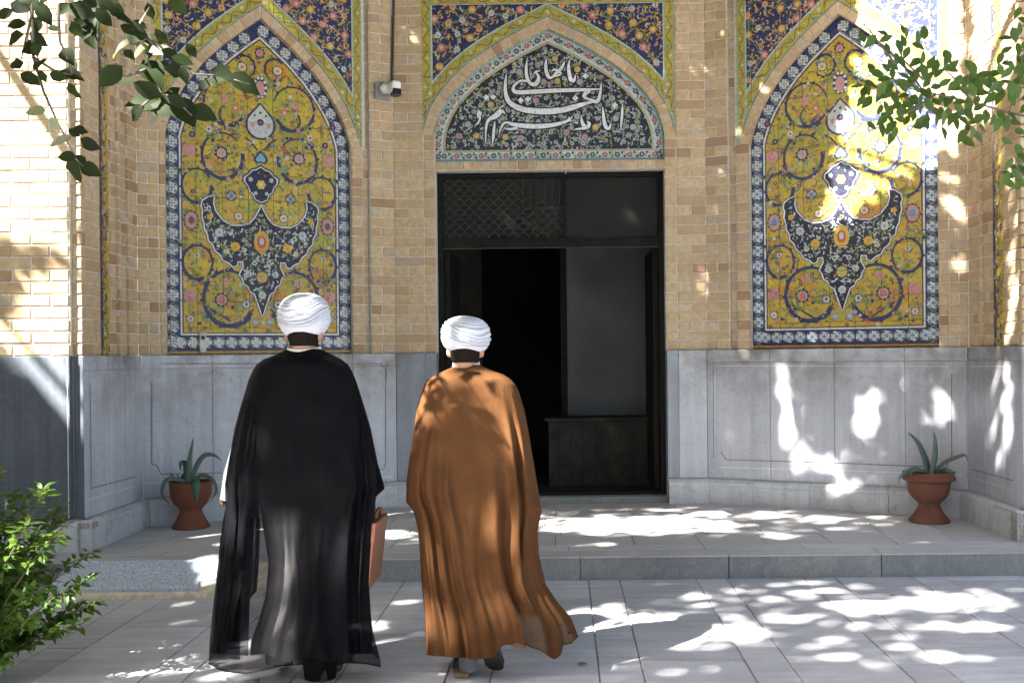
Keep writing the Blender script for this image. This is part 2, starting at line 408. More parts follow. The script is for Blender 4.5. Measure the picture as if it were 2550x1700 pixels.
# --- right bay
SPR2 = wr_bay.loc(1850, 335, .03)[1]
bay(wr_bay, -.0075, .02, [(None, 1815, .03, ZT), (1815, 1833, .07, ZT), (1833, 1866, .034, SPR2), (2336, 2362, .034, SPR2), (2362, None, .03, ZT)], [1918, 2078, 2254], [1882, 2021, 2216])
g(wr_bay, [(1795, 1125), (1808, 1144), (1918, 1147), (2080, 1152), (2250, 1159), (2356, 1163), (2362, 1145), (2370, 1140), (2370, 930)], w=.007)
g(wr_bay, [(1790, 1163), (2080, 1170), (2395, 1182)], mat='inlay'); g(wr_bay, [(1790, 911), (2080, 911), (2360, 912)], w=.004, mat='inlay'); g(wr_bay, [(1776, 900), (1777, 1140)], w=.005)
# --- right return
L = wr_ret.L
A = lambda px: wr_ret.x(px, 600, .03)
r1, r2, NI2, NI3 = A(2434), A(2441), A(2470), A(2496)
bricks(wr_ret, -.018, r1, ZD, ZT, .03, ir=I5); bricks(wr_ret, r1, r2, ZD, ZT, .025, il=I5, ir=I5); bricks(wr_ret, r2, NI2, ZD, ZT, .05, ir=I5); bricks(wr_ret, NI3, L, ZD, ZT, .03, il=I5, ir=.03)
core(wr_ret, 0, L-.05, ZD-.02, ZT, .13, .45); core(wr_ret, 0, L-.004, -.05, ZD-.03, .012, .45)
for a, b in ((0, .36), (.36, .74), (.74, L)):
    slab(wr_ret, a, b, .385, 1.48, 'marble'); slab(wr_ret, a, b, 1.48, ZD, 'marble')
plinth(wr_ret, .04, L+.085, [.36, .7])
g(wr_ret, [(2422, 1168), (2523, 1196)], w=.006); g(wr_ret, [(2415, 1187), (2523, 1220)], w=.005, mat='inlay'); g(wr_ret, [(2420, 912), (2522, 912), (2527, 935), (2528, 1180)], w=.004, mat='inlay')
sr = Wall((XR, YF), (3.46, YF), 'slim stepped brick strip at the corner beside the pale marble side wall', 'wall', 'brick_strip')
bricks(sr, 0.0, sr.L, ZD, ZT, 0.0, il=.05); core(sr, .05, sr.L, -.05, ZT, .03, .5); slab(sr, 0, sr.L, .385, ZD, 'marble'); plinth(sr, -.085, sr.L, [])
bricks(wr_pier, 0.0, 1.3, ZD, ZT, 0.0, .28); core(wr_pier, .005, wr_pier.L, -.05, ZT, .06, .6)
slab(wr_pier, 0, .7, .385, ZD, 'marble', .005, -.005); slab(wr_pier, .7, 1.4, .385, ZD, 'marble', .005, -.005); plinth(wr_pier, -.08, 1.4, [.6])
# --- door wall
Xd = lambda px, py=600: w_door.x(px, py, .03)
J0, J1, J2, J3 = Xd(1057), Xd(1085), Xd(1657), Xd(1686)
ZL = w_door.loc(1370, 421, .03)[1]; ZL2 = w_door.loc(1370, 399, .03)[1]; SPC = w_door.loc(1370, 330, .03)[1]
bricks(w_door, -.01, J0, ZD, ZT, .03); bricks(w_door, J0, J1, ZD, SPC, .034); bricks(w_door, J2, J3, ZD, SPC, .034); bricks(w_door, J3, w_door.L+.01, ZD, ZT, .03)
core(w_door, 0, J1-.03, -.05, ZT, .14, .5); core(w_door, J2+.03, w_door.L, -.05, ZT, .14, .5); core(w_door, J1-.04, J2+.04, ZL+.02, ZT, .14, .5)
core(w_door, 0, J1-.004, -.05, ZD-.03, .012, .5); core(w_door, J2+.004, w_door.L, -.05, ZD-.03, .012, .5)
n = 25                                    # soldier course over the door
for i in range(n):
    a = J1+(J2-J1)*i/n; b = J1+(J2-J1)*(i+1)/n
    brick(w_door, a, b, ZL, ZL2, .036, .006)
MB().box(J1, J2, .045, .3, ZL-.004, ZL2).obj('lintel', M['mortar'], w_door.e)
for k, (a, b) in enumerate(((0, J0), (J0, J1), (J2, J3), (J3, w_door.L))):
    slab(w_door, a, b, .385, ZD, 'bluemarble' if k != 3 else 'marble', .003, 0.0, .2 if k in (1, 2) else .05)
plinth(w_door, -.03, J1, [J0-.06]); plinth(w_door, J2, w_door.L+.03, [])

# ------------------------------------------------------------------ ground, paving, porch floor, step
gr = MB().add([(-60, -60, -.03), (60, -60, -.03), (60, 60, -.03), (-60, 60, -.03)], [(0, 1, 2, 3)]).obj('ground', M['paving'])
setp(gr, 'pale grey stone ground of the courtyard', kind='structure')
for nm_, bx_, lb_ in (('courtyard_wing', (-9.0, -8.6, -8.0, 7.9, -.05, 5.0), 'plain brick wing closing the courtyard beyond the sunlit pier'), ('courtyard_rear_wall', (-9.0, 9.0, -8.4, -8.0, -.05, 5.0), 'plain brick wall closing the courtyard opposite the doorway')):
    setp(MB().box(*bx_).obj(nm_, M['brick']), lb_, kind='structure')  # both walls are added out of view to lower the ambient light
pav = MB().box(-5.2, 5.0, 2.6, 7.12, -.06, -.009).obj('courtyard_paving', M['joint'])
setp(pav, 'pale grey stone slab paving of the courtyard in front of the step', kind='structure')
x = -5.05; k = 0
while x < 4.8:
    w = .53 if k % 2 else .215
    y = 2.65-rng.uniform(0, .5)
    ln = .95 if k % 2 else .62
    while y < 7.1:
        y2 = min(y+ln*rng.uniform(.8, 1.2), 7.1)
        if y2 > 7.0: y2 = 7.1
        yy = max(y, 2.62)
        if y2-yy > .05:
            o = MB().box(-w/2+.0035, w/2-.0035, yy-y2+.0035, -.0035, -.05, 0, .004).obj('paving_slab', M['paving'], pav, loc=(x+w/2, y2, rng.uniform(-.0015, .0015)))
        y = y2
    x += w; k += 1
pf = MB().box(-5.2, 5.0, 7.13, 9.98, -.05, ZP-.009).obj('porch_floor', M['joint'])
setp(pf, 'raised grey stone floor of the porch before the doorway', kind='structure')
xs = [-5.1, -4.15, -3.1, -2.04, -.99, .11, 1.14, 2.2, 3.25, 4.3, 5.0]
for a, b in zip(xs[:-1], xs[1:]):
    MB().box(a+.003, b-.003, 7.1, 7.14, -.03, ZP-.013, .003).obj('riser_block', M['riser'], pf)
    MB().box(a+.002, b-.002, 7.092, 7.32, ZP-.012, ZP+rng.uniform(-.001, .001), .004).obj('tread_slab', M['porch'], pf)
y = 7.323; j = 0
for dy in (.17, .44, .46, .46, .46, .33):
    x = -3.62+.12*(j % 3)-.3
    while x < 3.5:
        w = (.46 if x > .5 else .62)*rng.uniform(.93, 1.07)
        if dy == .17: w *= 1.6
        MB().box(x+.003, x+w-.003, y+.003, y+dy-.003, ZP-.03, ZP+rng.uniform(-.0012, .0012), .003).obj('porch_slab', M['porch'], pf)
        x += w
    y += dy; j += 1
# broken ramp slab on the left end of the step
rp = empty('ramp_slab', (-2.75, 6.9, 0), label='speckled blue granite ramp slab with a broken edge, set against the step', cat='ramp')
def wedge(mb, poly, dz0, dz1):            # poly in world XY, sloping with Y
    zt = lambda y: .04+(y-6.70)/(7.09-6.70)*.112
    n = len(poly); v = [(x+2.75, y-6.9, zt(y)+dz0) for x, y in poly]+[(x+2.75, y-6.9, zt(y)+dz1) for x, y in poly]
    mb.add(v, [tuple(range(n))[::-1], tuple(range(n, 2*n))]+[(i, (i+1) % n, n+(i+1) % n, n+i) for i in range(n)])
mg = NM('speckled_granite', .6, .4); v_ = mg.coord(world=True)
mg.col(mg.ramp(mg.noise(v_, 70, 3, .8), [(.3, (.14,.17,.22)), (.5, (.36,.41,.48)), (.72, (.66,.71,.78))])); mg.bump(mg.noise(v_, 30, 4), .3, .004); M['granite'] = mg.m
mb = MB(); wedge(mb, [(-3.4, 6.70), (-2.40, 6.70), (-2.43, 6.80), (-2.28, 6.83), (-2.29, 6.94), (-2.15, 6.96), (-2.15, 7.088), (-3.4, 7.088)], 0.0, .018); mb.obj('granite_top', M['granite'], rp)
mb = MB(); wedge(mb, [(-3.42, 6.66), (-2.0, 6.66), (-1.98, 6.80), (-2.02, 7.088), (-3.42, 7.088)], -.045, -.001); mb.obj('mortar_bed', M['cream'], rp)
mb = MB(); wedge(mb, [(-2.385, 6.665), (-2.0, 6.665), (-2.0, 6.80), (-2.25, 6.80), (-2.26, 6.79), (-2.38, 6.79)], 0.0, .008); mb.obj('cream_patch', M['cream'], rp)

# ------------------------------------------------------------------ door and what is behind it
XJ0, XJ1 = DL+J1, DL+J2
dr = empty('doorway_frame', ((XJ0+XJ1)/2, YD+.22, ZP), label='black metal door frame with transom lattice standing open', cat='door')
H = ZL-ZP; hw = (XJ1-XJ0)/2
def dz(py): return at(1370, py, YD+.22).z-ZP
def dx(px): return at(px, 700, YD+.22).x-(XJ0+XJ1)/2
T0, T1 = dz(616), dz(594)
for sx in (-1, 1): MB().box(min(sx*hw, sx*(hw-.05)), max(sx*hw, sx*(hw-.05)), -.04, .04, 0, H, .004).obj('jamb', M['iron'], dr)
MB().box(-hw+.05, hw-.05, -.04, .04, H-.05, H, .004).obj('head_bar', M['iron'], dr)
MB().box(-hw+.05, hw-.05, -.045, .045, T0, T1, .004).obj('transom_bar', M['iron'], dr)
MB().box(-hw+.05, hw-.05, -.048, -.038, T0-.012, T0-.004).obj('bead', M['lattice'], dr)
MB().box(-hw+.05, hw-.05, -.06, .12, 0.0, .085, .006).obj('threshold', M['iron'], dr)
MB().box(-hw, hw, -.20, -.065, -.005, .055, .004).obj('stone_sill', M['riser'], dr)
xm = dx(1408); lat = MB(); r = .047; row = 0; z = T1+.01   # fish scale lattice in the left half of the transom
while z < H-.05-r*.6:
    x = -hw+.07+(r if row % 2 else 0)
    while x < xm-r*.6:
        if not (x > xm-.42 and z > T1+.25):
            pts = [(x+r*math.cos(a)*1.0, -.01, z+r*1.05*math.sin(a)) for a in np.linspace(0, math.pi, 9)]
            pts = [p for p in pts if p[2] < H-.055 and -hw+.055 < p[0] < xm]
            if len(pts) > 2: lat.tube(pts, .0042, 5)
        x += 2*r
    z += r*.98; row += 1
for i in range(6): lat.tube([(xm-.40+i*.07, -.01, T1+.30), (xm-.40+i*.07, -.01, H-.05)], .003, 5)
for i in range(7):
    a = rng.uniform(0, .3); lat.tube([(xm-.42+.06*q, -.012, T1+.05+.05*i+.05*math.sin(a+i+q*.9)) for q in range(7)], .0035, 5)
lat.tube([(xm-.44, -.01, T1+.30), (xm, -.01, T1+.30)], .003, 5)
lat.obj('transom_lattice', M['lattice'], dr)
MB().box(xm-.012, xm+.012, -.03, .03, T1, H-.05).obj('mullion', M['iron'], dr)
gm = NM('dusty_dark_glass', .3, .1); gm.col((.040,.040,.037)); tr = gm.n('ShaderNodeBsdfTransparent'); tr.inputs[0].default_value = (.55,.57,.58,1); mx = gm.n('ShaderNodeMixShader'); mx.inputs[0].default_value = .45
gm.l(tr.outputs[0], mx.inputs[1]); gm.l(gm.b.outputs[0], mx.inputs[2]); gm.l(mx.outputs[0], gm.out.inputs['Surface']); M['glass'] = gm.m
MB().box(xm+.012, hw-.05, .004, .010, T1, H-.05).obj('glass_pane', M['glass'], dr)
MB().box(-hw+.05, xm-.012, .012, .018, T1, H-.05).obj('glass_pane', M['glass'], dr)
lf = MB().box(-hw+.055, -hw+.105, .05, .95, .09, T0-.01, .004).obj('door_leaf', M['iron'], dr)
lf = MB().box(hw-.105, hw-.055, .05, .95, .09, T0-.01, .004).obj('door_leaf', M['iron'], dr)
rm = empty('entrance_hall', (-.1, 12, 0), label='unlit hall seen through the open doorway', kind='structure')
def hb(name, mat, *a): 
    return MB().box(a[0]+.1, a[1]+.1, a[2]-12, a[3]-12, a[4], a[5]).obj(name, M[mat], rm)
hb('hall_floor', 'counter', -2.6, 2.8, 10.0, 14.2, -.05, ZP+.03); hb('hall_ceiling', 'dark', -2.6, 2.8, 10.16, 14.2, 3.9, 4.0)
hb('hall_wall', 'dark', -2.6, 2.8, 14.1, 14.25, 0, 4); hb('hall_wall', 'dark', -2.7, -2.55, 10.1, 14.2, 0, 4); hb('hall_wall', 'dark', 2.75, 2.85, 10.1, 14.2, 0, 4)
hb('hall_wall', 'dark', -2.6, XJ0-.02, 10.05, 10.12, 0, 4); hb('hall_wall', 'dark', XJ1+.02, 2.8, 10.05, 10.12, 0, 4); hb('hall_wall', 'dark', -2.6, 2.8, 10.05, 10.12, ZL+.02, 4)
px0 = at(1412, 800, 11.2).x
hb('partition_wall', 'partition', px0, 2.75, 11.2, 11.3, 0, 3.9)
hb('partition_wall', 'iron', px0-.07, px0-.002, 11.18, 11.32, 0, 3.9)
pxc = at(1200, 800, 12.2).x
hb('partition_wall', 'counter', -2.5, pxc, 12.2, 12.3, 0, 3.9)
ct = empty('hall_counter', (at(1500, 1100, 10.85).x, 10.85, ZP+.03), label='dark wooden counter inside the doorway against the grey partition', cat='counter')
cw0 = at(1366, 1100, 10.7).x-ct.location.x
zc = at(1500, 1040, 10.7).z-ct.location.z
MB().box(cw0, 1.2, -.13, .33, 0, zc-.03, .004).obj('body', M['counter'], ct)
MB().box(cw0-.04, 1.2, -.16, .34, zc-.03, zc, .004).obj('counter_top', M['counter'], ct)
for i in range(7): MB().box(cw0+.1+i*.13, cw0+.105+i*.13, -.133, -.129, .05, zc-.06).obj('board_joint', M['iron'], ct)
# ------------------------------------------------------------------ painted tiles: flat glaze shapes cut tile by tile
def clip_half(poly, a, b, c):            # keep a*x+b*y+c >= 0
    out = []; n = len(poly)
    for i in range(n):
        p = poly[i]; q = poly[(i+1) % n]
        dp = a*p[0]+b*p[1]+c; dq = a*q[0]+b*q[1]+c
        if dp >= 0: out.append(p)
        if (dp >= 0) != (dq >= 0):
            t = dp/(dp-dq); out.append((p[0]+(q[0]-p[0])*t, p[1]+(q[1]-p[1])*t))
    return out if len(out) > 2 else []
def halves(conv):                        # half planes of a convex polygon
    n = len(conv); ar = sum(conv[i][0]*conv[(i+1) % n][1]-conv[(i+1) % n][0]*conv[i][1] for i in range(n)); s = 1 if ar > 0 else -1
    hs = []
    for i in range(n):
        (x0, y0), (x1, y1) = conv[i], conv[(i+1) % n]; l = math.hypot(x1-x0, y1-y0)
        if l < 1e-9: continue
        a, b = -s*(y1-y0)/l, s*(x1-x0)/l; hs.append((a, b, -(a*x0+b*y0)))
    return hs
def clip_in(poly, hs):
    for h in hs:
        if all(h[0]*p[0]+h[1]*p[1]+h[2] >= 0 for p in poly): continue
        poly = clip_half(poly, *h)
        if not poly: return []
    return poly
def clip_out(poly, hs):                  # convex pieces of poly outside the convex region
    out = []; rest = poly
    for h in hs:
        ds = [h[0]*p[0]+h[1]*p[1]+h[2] for p in rest]
        if all(d >= 0 for d in ds): continue
        if all(d < 0 for d in ds): out.append(rest); return out
        q = clip_half(rest, -h[0], -h[1], -h[2])
        if q: out.append(q)
        rest = clip_half(rest, *h)
        if not rest: return out
    return out
C = dict(navy=(.018,.030,.105), navy2=(.009,.012,.040), white=(.62,.64,.66), pale=(.46,.50,.49), pale2=(.34,.37,.36), grey=(.30,.33,.34), yellow=(.52,.36,.045), olive=(.40,.34,.05), orange=(.52,.25,.028), green=(.15,.20,.05), leaf=(.24,.29,.10),
         teal=(.06,.19,.24), turq=(.16,.42,.50), blue=(.08,.28,.52), pink=(.52,.17,.17), rose=(.48,.26,.25), red=(.45,.10,.08), plum=(.12,.06,.08), black=(.010,.012,.020), cream=(.55,.50,.34), gold=(.58,.36,.05))
class Pat:
    def __init__(s, seed): s.p = []; s.r = random.Random(seed)
    def poly(s, pts, col, layer): s.p.append((layer+(len(s.p) % 97)/125.0, pts, C[col] if isinstance(col, str) else col))
    def disc(s, x, y, r, col, layer, n=10, sx=1, sy=1, a=0):
        s.poly([(x+(r*sx*math.cos(t)*math.cos(a)-r*sy*math.sin(t)*math.sin(a)), y+(r*sx*math.cos(t)*math.sin(a)+r*sy*math.sin(t)*math.cos(a))) for t in [2*math.pi*k/n for k in range(n)]], col, layer)
    def leaf(s, x, y, l, w, a, col, layer):
        c, q = math.cos(a), math.sin(a); pr = [(0, 0), (.25, .75), (.55, .9), (1, 0), (.55, -.9), (.25, -.75)]
        s.poly([(x+l*u*c-w*.5*v*q, y+l*u*q+w*.5*v*c) for u, v in pr], col, layer)
    def comma(s, x, y, l, w, a, col, layer, bend=.9):
        pts = []; t = a
        for i in range(6): pts.append((x, y, w*math.sin(math.pi*(i+.6)/6.2))); x += math.cos(t)*l/5; y += math.sin(t)*l/5; t += bend/5
        s.rib(pts, None, col, layer)
    def rib(s, pts, w, col, layer):
        q = [(p[0], p[1], (p[2] if w is None else w)) for p in pts]; n = len(q); side = []
        for i in range(n):
            x0, y0, _ = q[max(i-1, 0)]; x1, y1, _ = q[min(i+1, n-1)]; l = math.hypot(x1-x0, y1-y0) or 1
            k = q[i][2]/2; side.append(((q[i][0]-(y1-y0)/l*k, q[i][1]+(x1-x0)/l*k), (q[i][0]+(y1-y0)/l*k, q[i][1]-(x1-x0)/l*k)))
        for (a, b), (c, d) in zip(side[:-1], side[1:]): s.poly([a, b, d, c], col, layer)
    def flower(s, x, y, r, n, petal, core, layer, ring=None, a0=0.0):
        if ring: s.disc(x, y, r*1.18, ring, layer, 12)
        for k in range(n):
            a = a0+2*math.pi*k/n; s.disc(x+math.cos(a)*r*.62, y+math.sin(a)*r*.62, r*.42, petal, layer+1, 7)
        s.disc(x, y, r*.62, petal, layer+1, 9); s.disc(x, y, r*.40, core, layer+2, 8)
    def star(s, x, y, r, n, col, core, layer, core_r=.5):
        for k in range(n):
            a = 2*math.pi*k/n; s.poly([(x+math.cos(a)*r, y+math.sin(a)*r), (x+math.cos(a+.5)*r*.66, y+math.sin(a+.5)*r*.66), (x, y), (x+math.cos(a-.5)*r*.66, y+math.sin(a-.5)*r*.66)], col, layer)
        s.disc(x, y, r*.7, col, layer, 10); s.disc(x, y, r*(core_r+.1), 'cream', layer+1, 10); s.disc(x, y, r*core_r, core, layer+2, 10)
    def shape(s, pts, col, layer):       # any outline
        for t in tessellate_polygon([[Vector((p[0], p[1], 0)) for p in pts]]): s.poly([tuple(pts[i]) for i in t], col, layer)
    def ring(s, x, y, r, col, layer, w=4, a0=0, a1=6.28, sy=1.0, spikes=True, d=1):
        n = max(8, int(abs(a1-a0)*7)); pts = []
        for i in range(n+1):
            a = a0+(a1-a0)*i/n; pts.append((x+d*r*math.cos(a), y+r*sy*math.sin(a), w*(.75+1.15*i/n)))
        s.rib(pts, None, col, layer)
        if spikes:
            for i in range(3, n, 4):
                a = a0+(a1-a0)*i/n; s.leaf(x+d*r*math.cos(a), y+r*sy*math.sin(a), w*2.0, w*1.5, math.atan2(math.sin(a)*sy, d*math.cos(a))+(.7 if i % 8 else math.pi-.7), col, layer)
def inside(pt, poly):
    x, y = pt; c = False; n = len(poly)
    for i in range(n):
        (x0, y0), (x1, y1) = poly[i], poly[i-1]
        if (y0 > y) != (y1 > y) and x < (x1-x0)*(y-y0)/(y1-y0)+x0: c = not c
    return c
def emit(pat, parent, tmap, base, tile, clip_i=None, clip_o=None, dep=0.0, name='glazed_tile', joint=0.9, off=(0, 0), eps=.0007, smap=1.0, thick=.012):
    """cut base rectangle and all glaze shapes into tiles; tmap: pattern -> wall (x,z)"""
    (bx0, by0, bx1, by1, bcol) = base; hi = halves(clip_i) if clip_i else None; ho = halves(clip_o) if clip_o else None
    cells = {}
    nx0 = math.floor((bx0-off[0])/tile); nx1 = math.floor((bx1-off[0])/tile); ny0 = math.floor((by0-off[1])/tile); ny1 = math.floor((by1-off[1])/tile)
    def rect(i, j):
        return (max(bx0, off[0]+i*tile+joint/2), max(by0, off[1]+j*tile+joint/2), min(bx1, off[0]+(i+1)*tile-joint/2), min(by1, off[1]+(j+1)*tile-joint/2))
    def pieces(poly):
        if hi:
            poly = clip_in(poly, hi)
            if not poly: return []
        return clip_out(poly, ho) if ho else [poly]
    for i in range(nx0, nx1+1):
        for j in range(ny0, ny1+1):
            x0, y0, x1, y1 = rect(i, j)
            if x1-x0 < 1 or y1-y0 < 1: continue
            ps = pieces([(x0, y0), (x1, y0), (x1, y1), (x0, y1)])
            if ps: cells[(i, j)] = [(0, q, bcol) for q in ps]
    for layer, pts, col in sorted(pat.p, key=lambda t: t[0]):
        xs = [p[0] for p in pts]; ys = [p[1] for p in pts]
        X0, X1, Y0, Y1 = min(xs), max(xs), min(ys), max(ys)
        if X1 < bx0 or X0 > bx1 or Y1 < by0 or Y0 > by1: continue
        ps = None
        for i in range(math.floor((X0-off[0])/tile), math.floor((X1-off[0])/tile)+1):
            for j in range(math.floor((Y0-off[1])/tile), math.floor((Y1-off[1])/tile)+1):
                cl = cells.get((i, j))
                if cl is None: continue
                if ps is None: ps = pieces(pts)
                x0, y0, x1, y1 = rect(i, j)
                for q in ps:
                    q = clip_half(q, 1, 0, -x0)
                    if q: q = clip_half(q, -1, 0, x1)
                    if q: q = clip_half(q, 0, 1, -y0)
                    if q: q = clip_half(q, 0, -1, y1)
                    if q: cl.append((layer, q, col))
    for key, cl in cells.items():
        cx_, cy_ = tmap(off[0]+(key[0]+.5)*tile, off[1]+(key[1]+.5)*tile)
        v = []; f = []; cols = []
        for layer, q, col in cl:
            n = len(v); y = -layer*eps
            w = [tmap(*p) for p in q]; ar = sum(w[i][0]*w[(i+1) % len(w)][1]-w[(i+1) % len(w)][0]*w[i][1] for i in range(len(w)))
            if abs(ar) < 2e-7: continue
            if ar < 0: w = w[::-1]
            v += [(a-cx_, y, b-cy_) for a, b in w]; f.append(tuple(range(n, n+len(w)))); cols += [(*col[:3], 1.0)]*len(w)
            if layer == 0:               # tile body behind the face
                m = len(w); k = len(v); v += [(a-cx_, thick, b-cy_) for a, b in w]
                for i in range(m): f.append((n+(i+1) % m, n+i, k+i, k+(i+1) % m)); cols += [(.35, .30, .22, 1)]*4
        if not f: continue
        me = mk(v, f, M['glaze']); at_ = me.color_attributes.new('glaze', 'FLOAT_COLOR', 'CORNER')
        at_.data.foreach_set('color', np.array(cols, dtype=np.float32).ravel())
        o = link(name, me, parent, (cx_, dep+rng.uniform(-.0008, .0008), cy_))
        o.rotation_euler = (rng.uniform(-.006, .006), 0, rng.uniform(-.006, .006))
def offset_arch(pts, d):                 # pts: left spring ... apex ... right spring (y down), outward offset
    n = len(pts); h = n//2; r = pts[h:]; segs = []
    for a, b in zip(r[:-1], r[1:]):
        l = math.hypot(b[0]-a[0], b[1]-a[1]); segs.append(((b[1]-a[1])/l, -(b[0]-a[0])/l))
    out = []
    for i in range(len(r)):
        s0 = segs[max(i-1, 0)]; s1 = segs[min(i, len(segs)-1)]; nx, ny = s0[0]+s1[0], s0[1]+s1[1]; l = math.hypot(nx, ny)
        out.append((r[i][0]+nx/l*d, r[i][1]+ny/l*d))
    out = [p for p in out if p[0] > (1.0 if d < 0 else out[0][0]-1e-6)]
    (xa, ya), (xb, yb) = out[0], out[1]
    right = [(0.0, ya-xa*(yb-ya)/(xb-xa))]+out
    return [(-x, y) for x, y in right[::-1]]+right[1:]
def mirror(prof): return [(-x, y) for x, y in prof[::-1]]+prof[1:]
def dens(prof, n=34):                    # resample an arch smoothly
    l = [0]
    for a, b in zip(prof[:-1], prof[1:]): l.append(l[-1]+math.hypot(b[0]-a[0], b[1]-a[1]))
    t = np.linspace(0, l[-1], n)
    return [(float(a), float(b)) for a, b in zip(np.interp(t, l, [p[0] for p in prof]), np.interp(t, l, [p[1] for p in prof]))]
def voussoirs(wall, arch, tmap, th, step, dep, y1=.14):
    n = len(arch); hh = n//2; nn = [] ; l = [0]
    for i in range(n):
        a_, b_ = arch[max(i-1, 0)], arch[min(i+1, n-1)]
        if i == hh: nn.append((0.0, -1.0/max(.3, abs((arch[hh+1][0]-arch[hh][0])/math.hypot(arch[hh+1][0]-arch[hh][0], arch[hh+1][1]-arch[hh][1]))))); continue
        q_ = math.hypot(b_[0]-a_[0], b_[1]-a_[1]); nn.append(((b_[1]-a_[1])/q_, -(b_[0]-a_[0])/q_))
    shift = lambda d: [(p[0]+k[0]*d, p[1]+k[1]*d) for p, k in zip(arch, nn)]
    outer = shift(th)
    for a, b in zip(arch[:-1], arch[1:]): l.append(l[-1]+math.hypot(b[0]-a[0], b[1]-a[1]))
    tot = l[-1]; m = int(round(tot/step/2))*2
    def P(t, poly): return float(np.interp(t, l, [p[0] for p in poly])), float(np.interp(t, l, [p[1] for p in poly]))
    for i in range(m):
        a, b = tot*i/m+step*.05, tot*(i+1)/m-step*.05
        q = [P(a, arch), P(a, outer), P(b, outer), P(b, arch)]
        w = [tmap(*p) for p in q]; cx_ = sum(p[0] for p in w)/4; cz = sum(p[1] for p in w)/4
        f0 = dep+rng.uniform(-.002, .002); v = []
        for ins, y in ((.95, f0), (1.0, f0+.006), (1.0, y1)): v += [((p[0]-cx_)*ins, y, (p[1]-cz)*ins) for p in w]
        f = [(0, 1, 2, 3)]
        for k in (0, 4):
            for s_ in range(4): f.append((k+s_, k+4+s_, k+4+(s_+1) % 4, k+(s_+1) % 4))
        mb = MB(); mb.add(v, f); mb.obj('voussoir', M['brick'], wall.e, loc=(cx_, 0, cz))
    mb = MB(); inn = shift(.6); out = shift(th-.3)
    for k in range(n-1):
        w = [tmap(*p) for p in (inn[k], inn[k+1], out[k+1], out[k])]; mb.add([(p[0], dep+.009, p[1]) for p in w], [(0, 1, 2, 3)])
        w = [tmap(*p) for p in (inn[k], inn[k+1])]; mb.add([(w[0][0], dep+.009, w[0][1]), (w[1][0], dep+.009, w[1][1]), (w[1][0], y1, w[1][1]), (w[0][0], y1, w[0][1])], [(0, 1, 2, 3)])
    mb.obj('arch_bed', M['mortar'], wall.e)

# --- vine filler shared by borders and spandrels
def vine_band(P, path, w, layer, base, line1='turq', line2='white', dot=('teal', 'pale', 'olive'), step=24, vine='plum'):
    """path: polyline of the band's middle"""
    n = len(path); l = [0]
    for a, b in zip(path[:-1], path[1:]): l.append(l[-1]+math.hypot(b[0]-a[0], b[1]-a[1]))
    def at_(t):
        x = float(np.interp(t, l, [p[0] for p in path])); y = float(np.interp(t, l, [p[1] for p in path]))
        x2 = float(np.interp(t+.5, l, [p[0] for p in path])); y2 = float(np.interp(t+.5, l, [p[1] for p in path])); x1 = float(np.interp(t-.5, l, [p[0] for p in path])); y1 = float(np.interp(t-.5, l, [p[1] for p in path]))
        k = math.hypot(x2-x1, y2-y1) or 1
        return x, y, -(y2-y1)/k, (x2-x1)/k
    P.rib(path, w, base, layer)
    pts = []
    for i in range(int(l[-1]/3)+1):
        x, y, nx, ny = at_(i*3.0); o = math.sin(i*3.0/step*math.pi)*w*.27; pts.append((x+nx*o, y+ny*o))
    P.rib(pts, 1.9, vine, layer+1)
    k = 0; t = step*.5
    while t < l[-1]:
        x, y, nx, ny = at_(t); s = -1 if k % 2 else 1; o = -s*w*.16
        P.disc(x+nx*o, y+ny*o, w*.17, dot[k % len(dot)], layer+1, 7); P.disc(x+nx*o, y+ny*o, w*.07, 'cream', layer+2, 5)
        for q in range(3): P.leaf(x+nx*o*-1.4+P.r.uniform(-4, 4), y+ny*o*-1.4+P.r.uniform(-4, 4), w*.3, w*.15, P.r.uniform(0, 6.28), P.r.choice(['green', 'leaf', 'gold']), layer+1)
        t += step; k += 1
def filler(P, n, box, ok, kinds, layer, lmin=5, lmax=10):
    for _ in range(n):
        x, y = P.r.uniform(box[0], box[2]), P.r.uniform(box[1], box[3])
        if not ok(x, y): continue
        c = P.r.choice(kinds); P.comma(x, y, P.r.uniform(lmin, lmax)*1.5, P.r.uniform(2.2, 4.2), P.r.uniform(0, 6.28), c, layer, P.r.choice([-1.6, 1.6, 2.4, -2.4]))
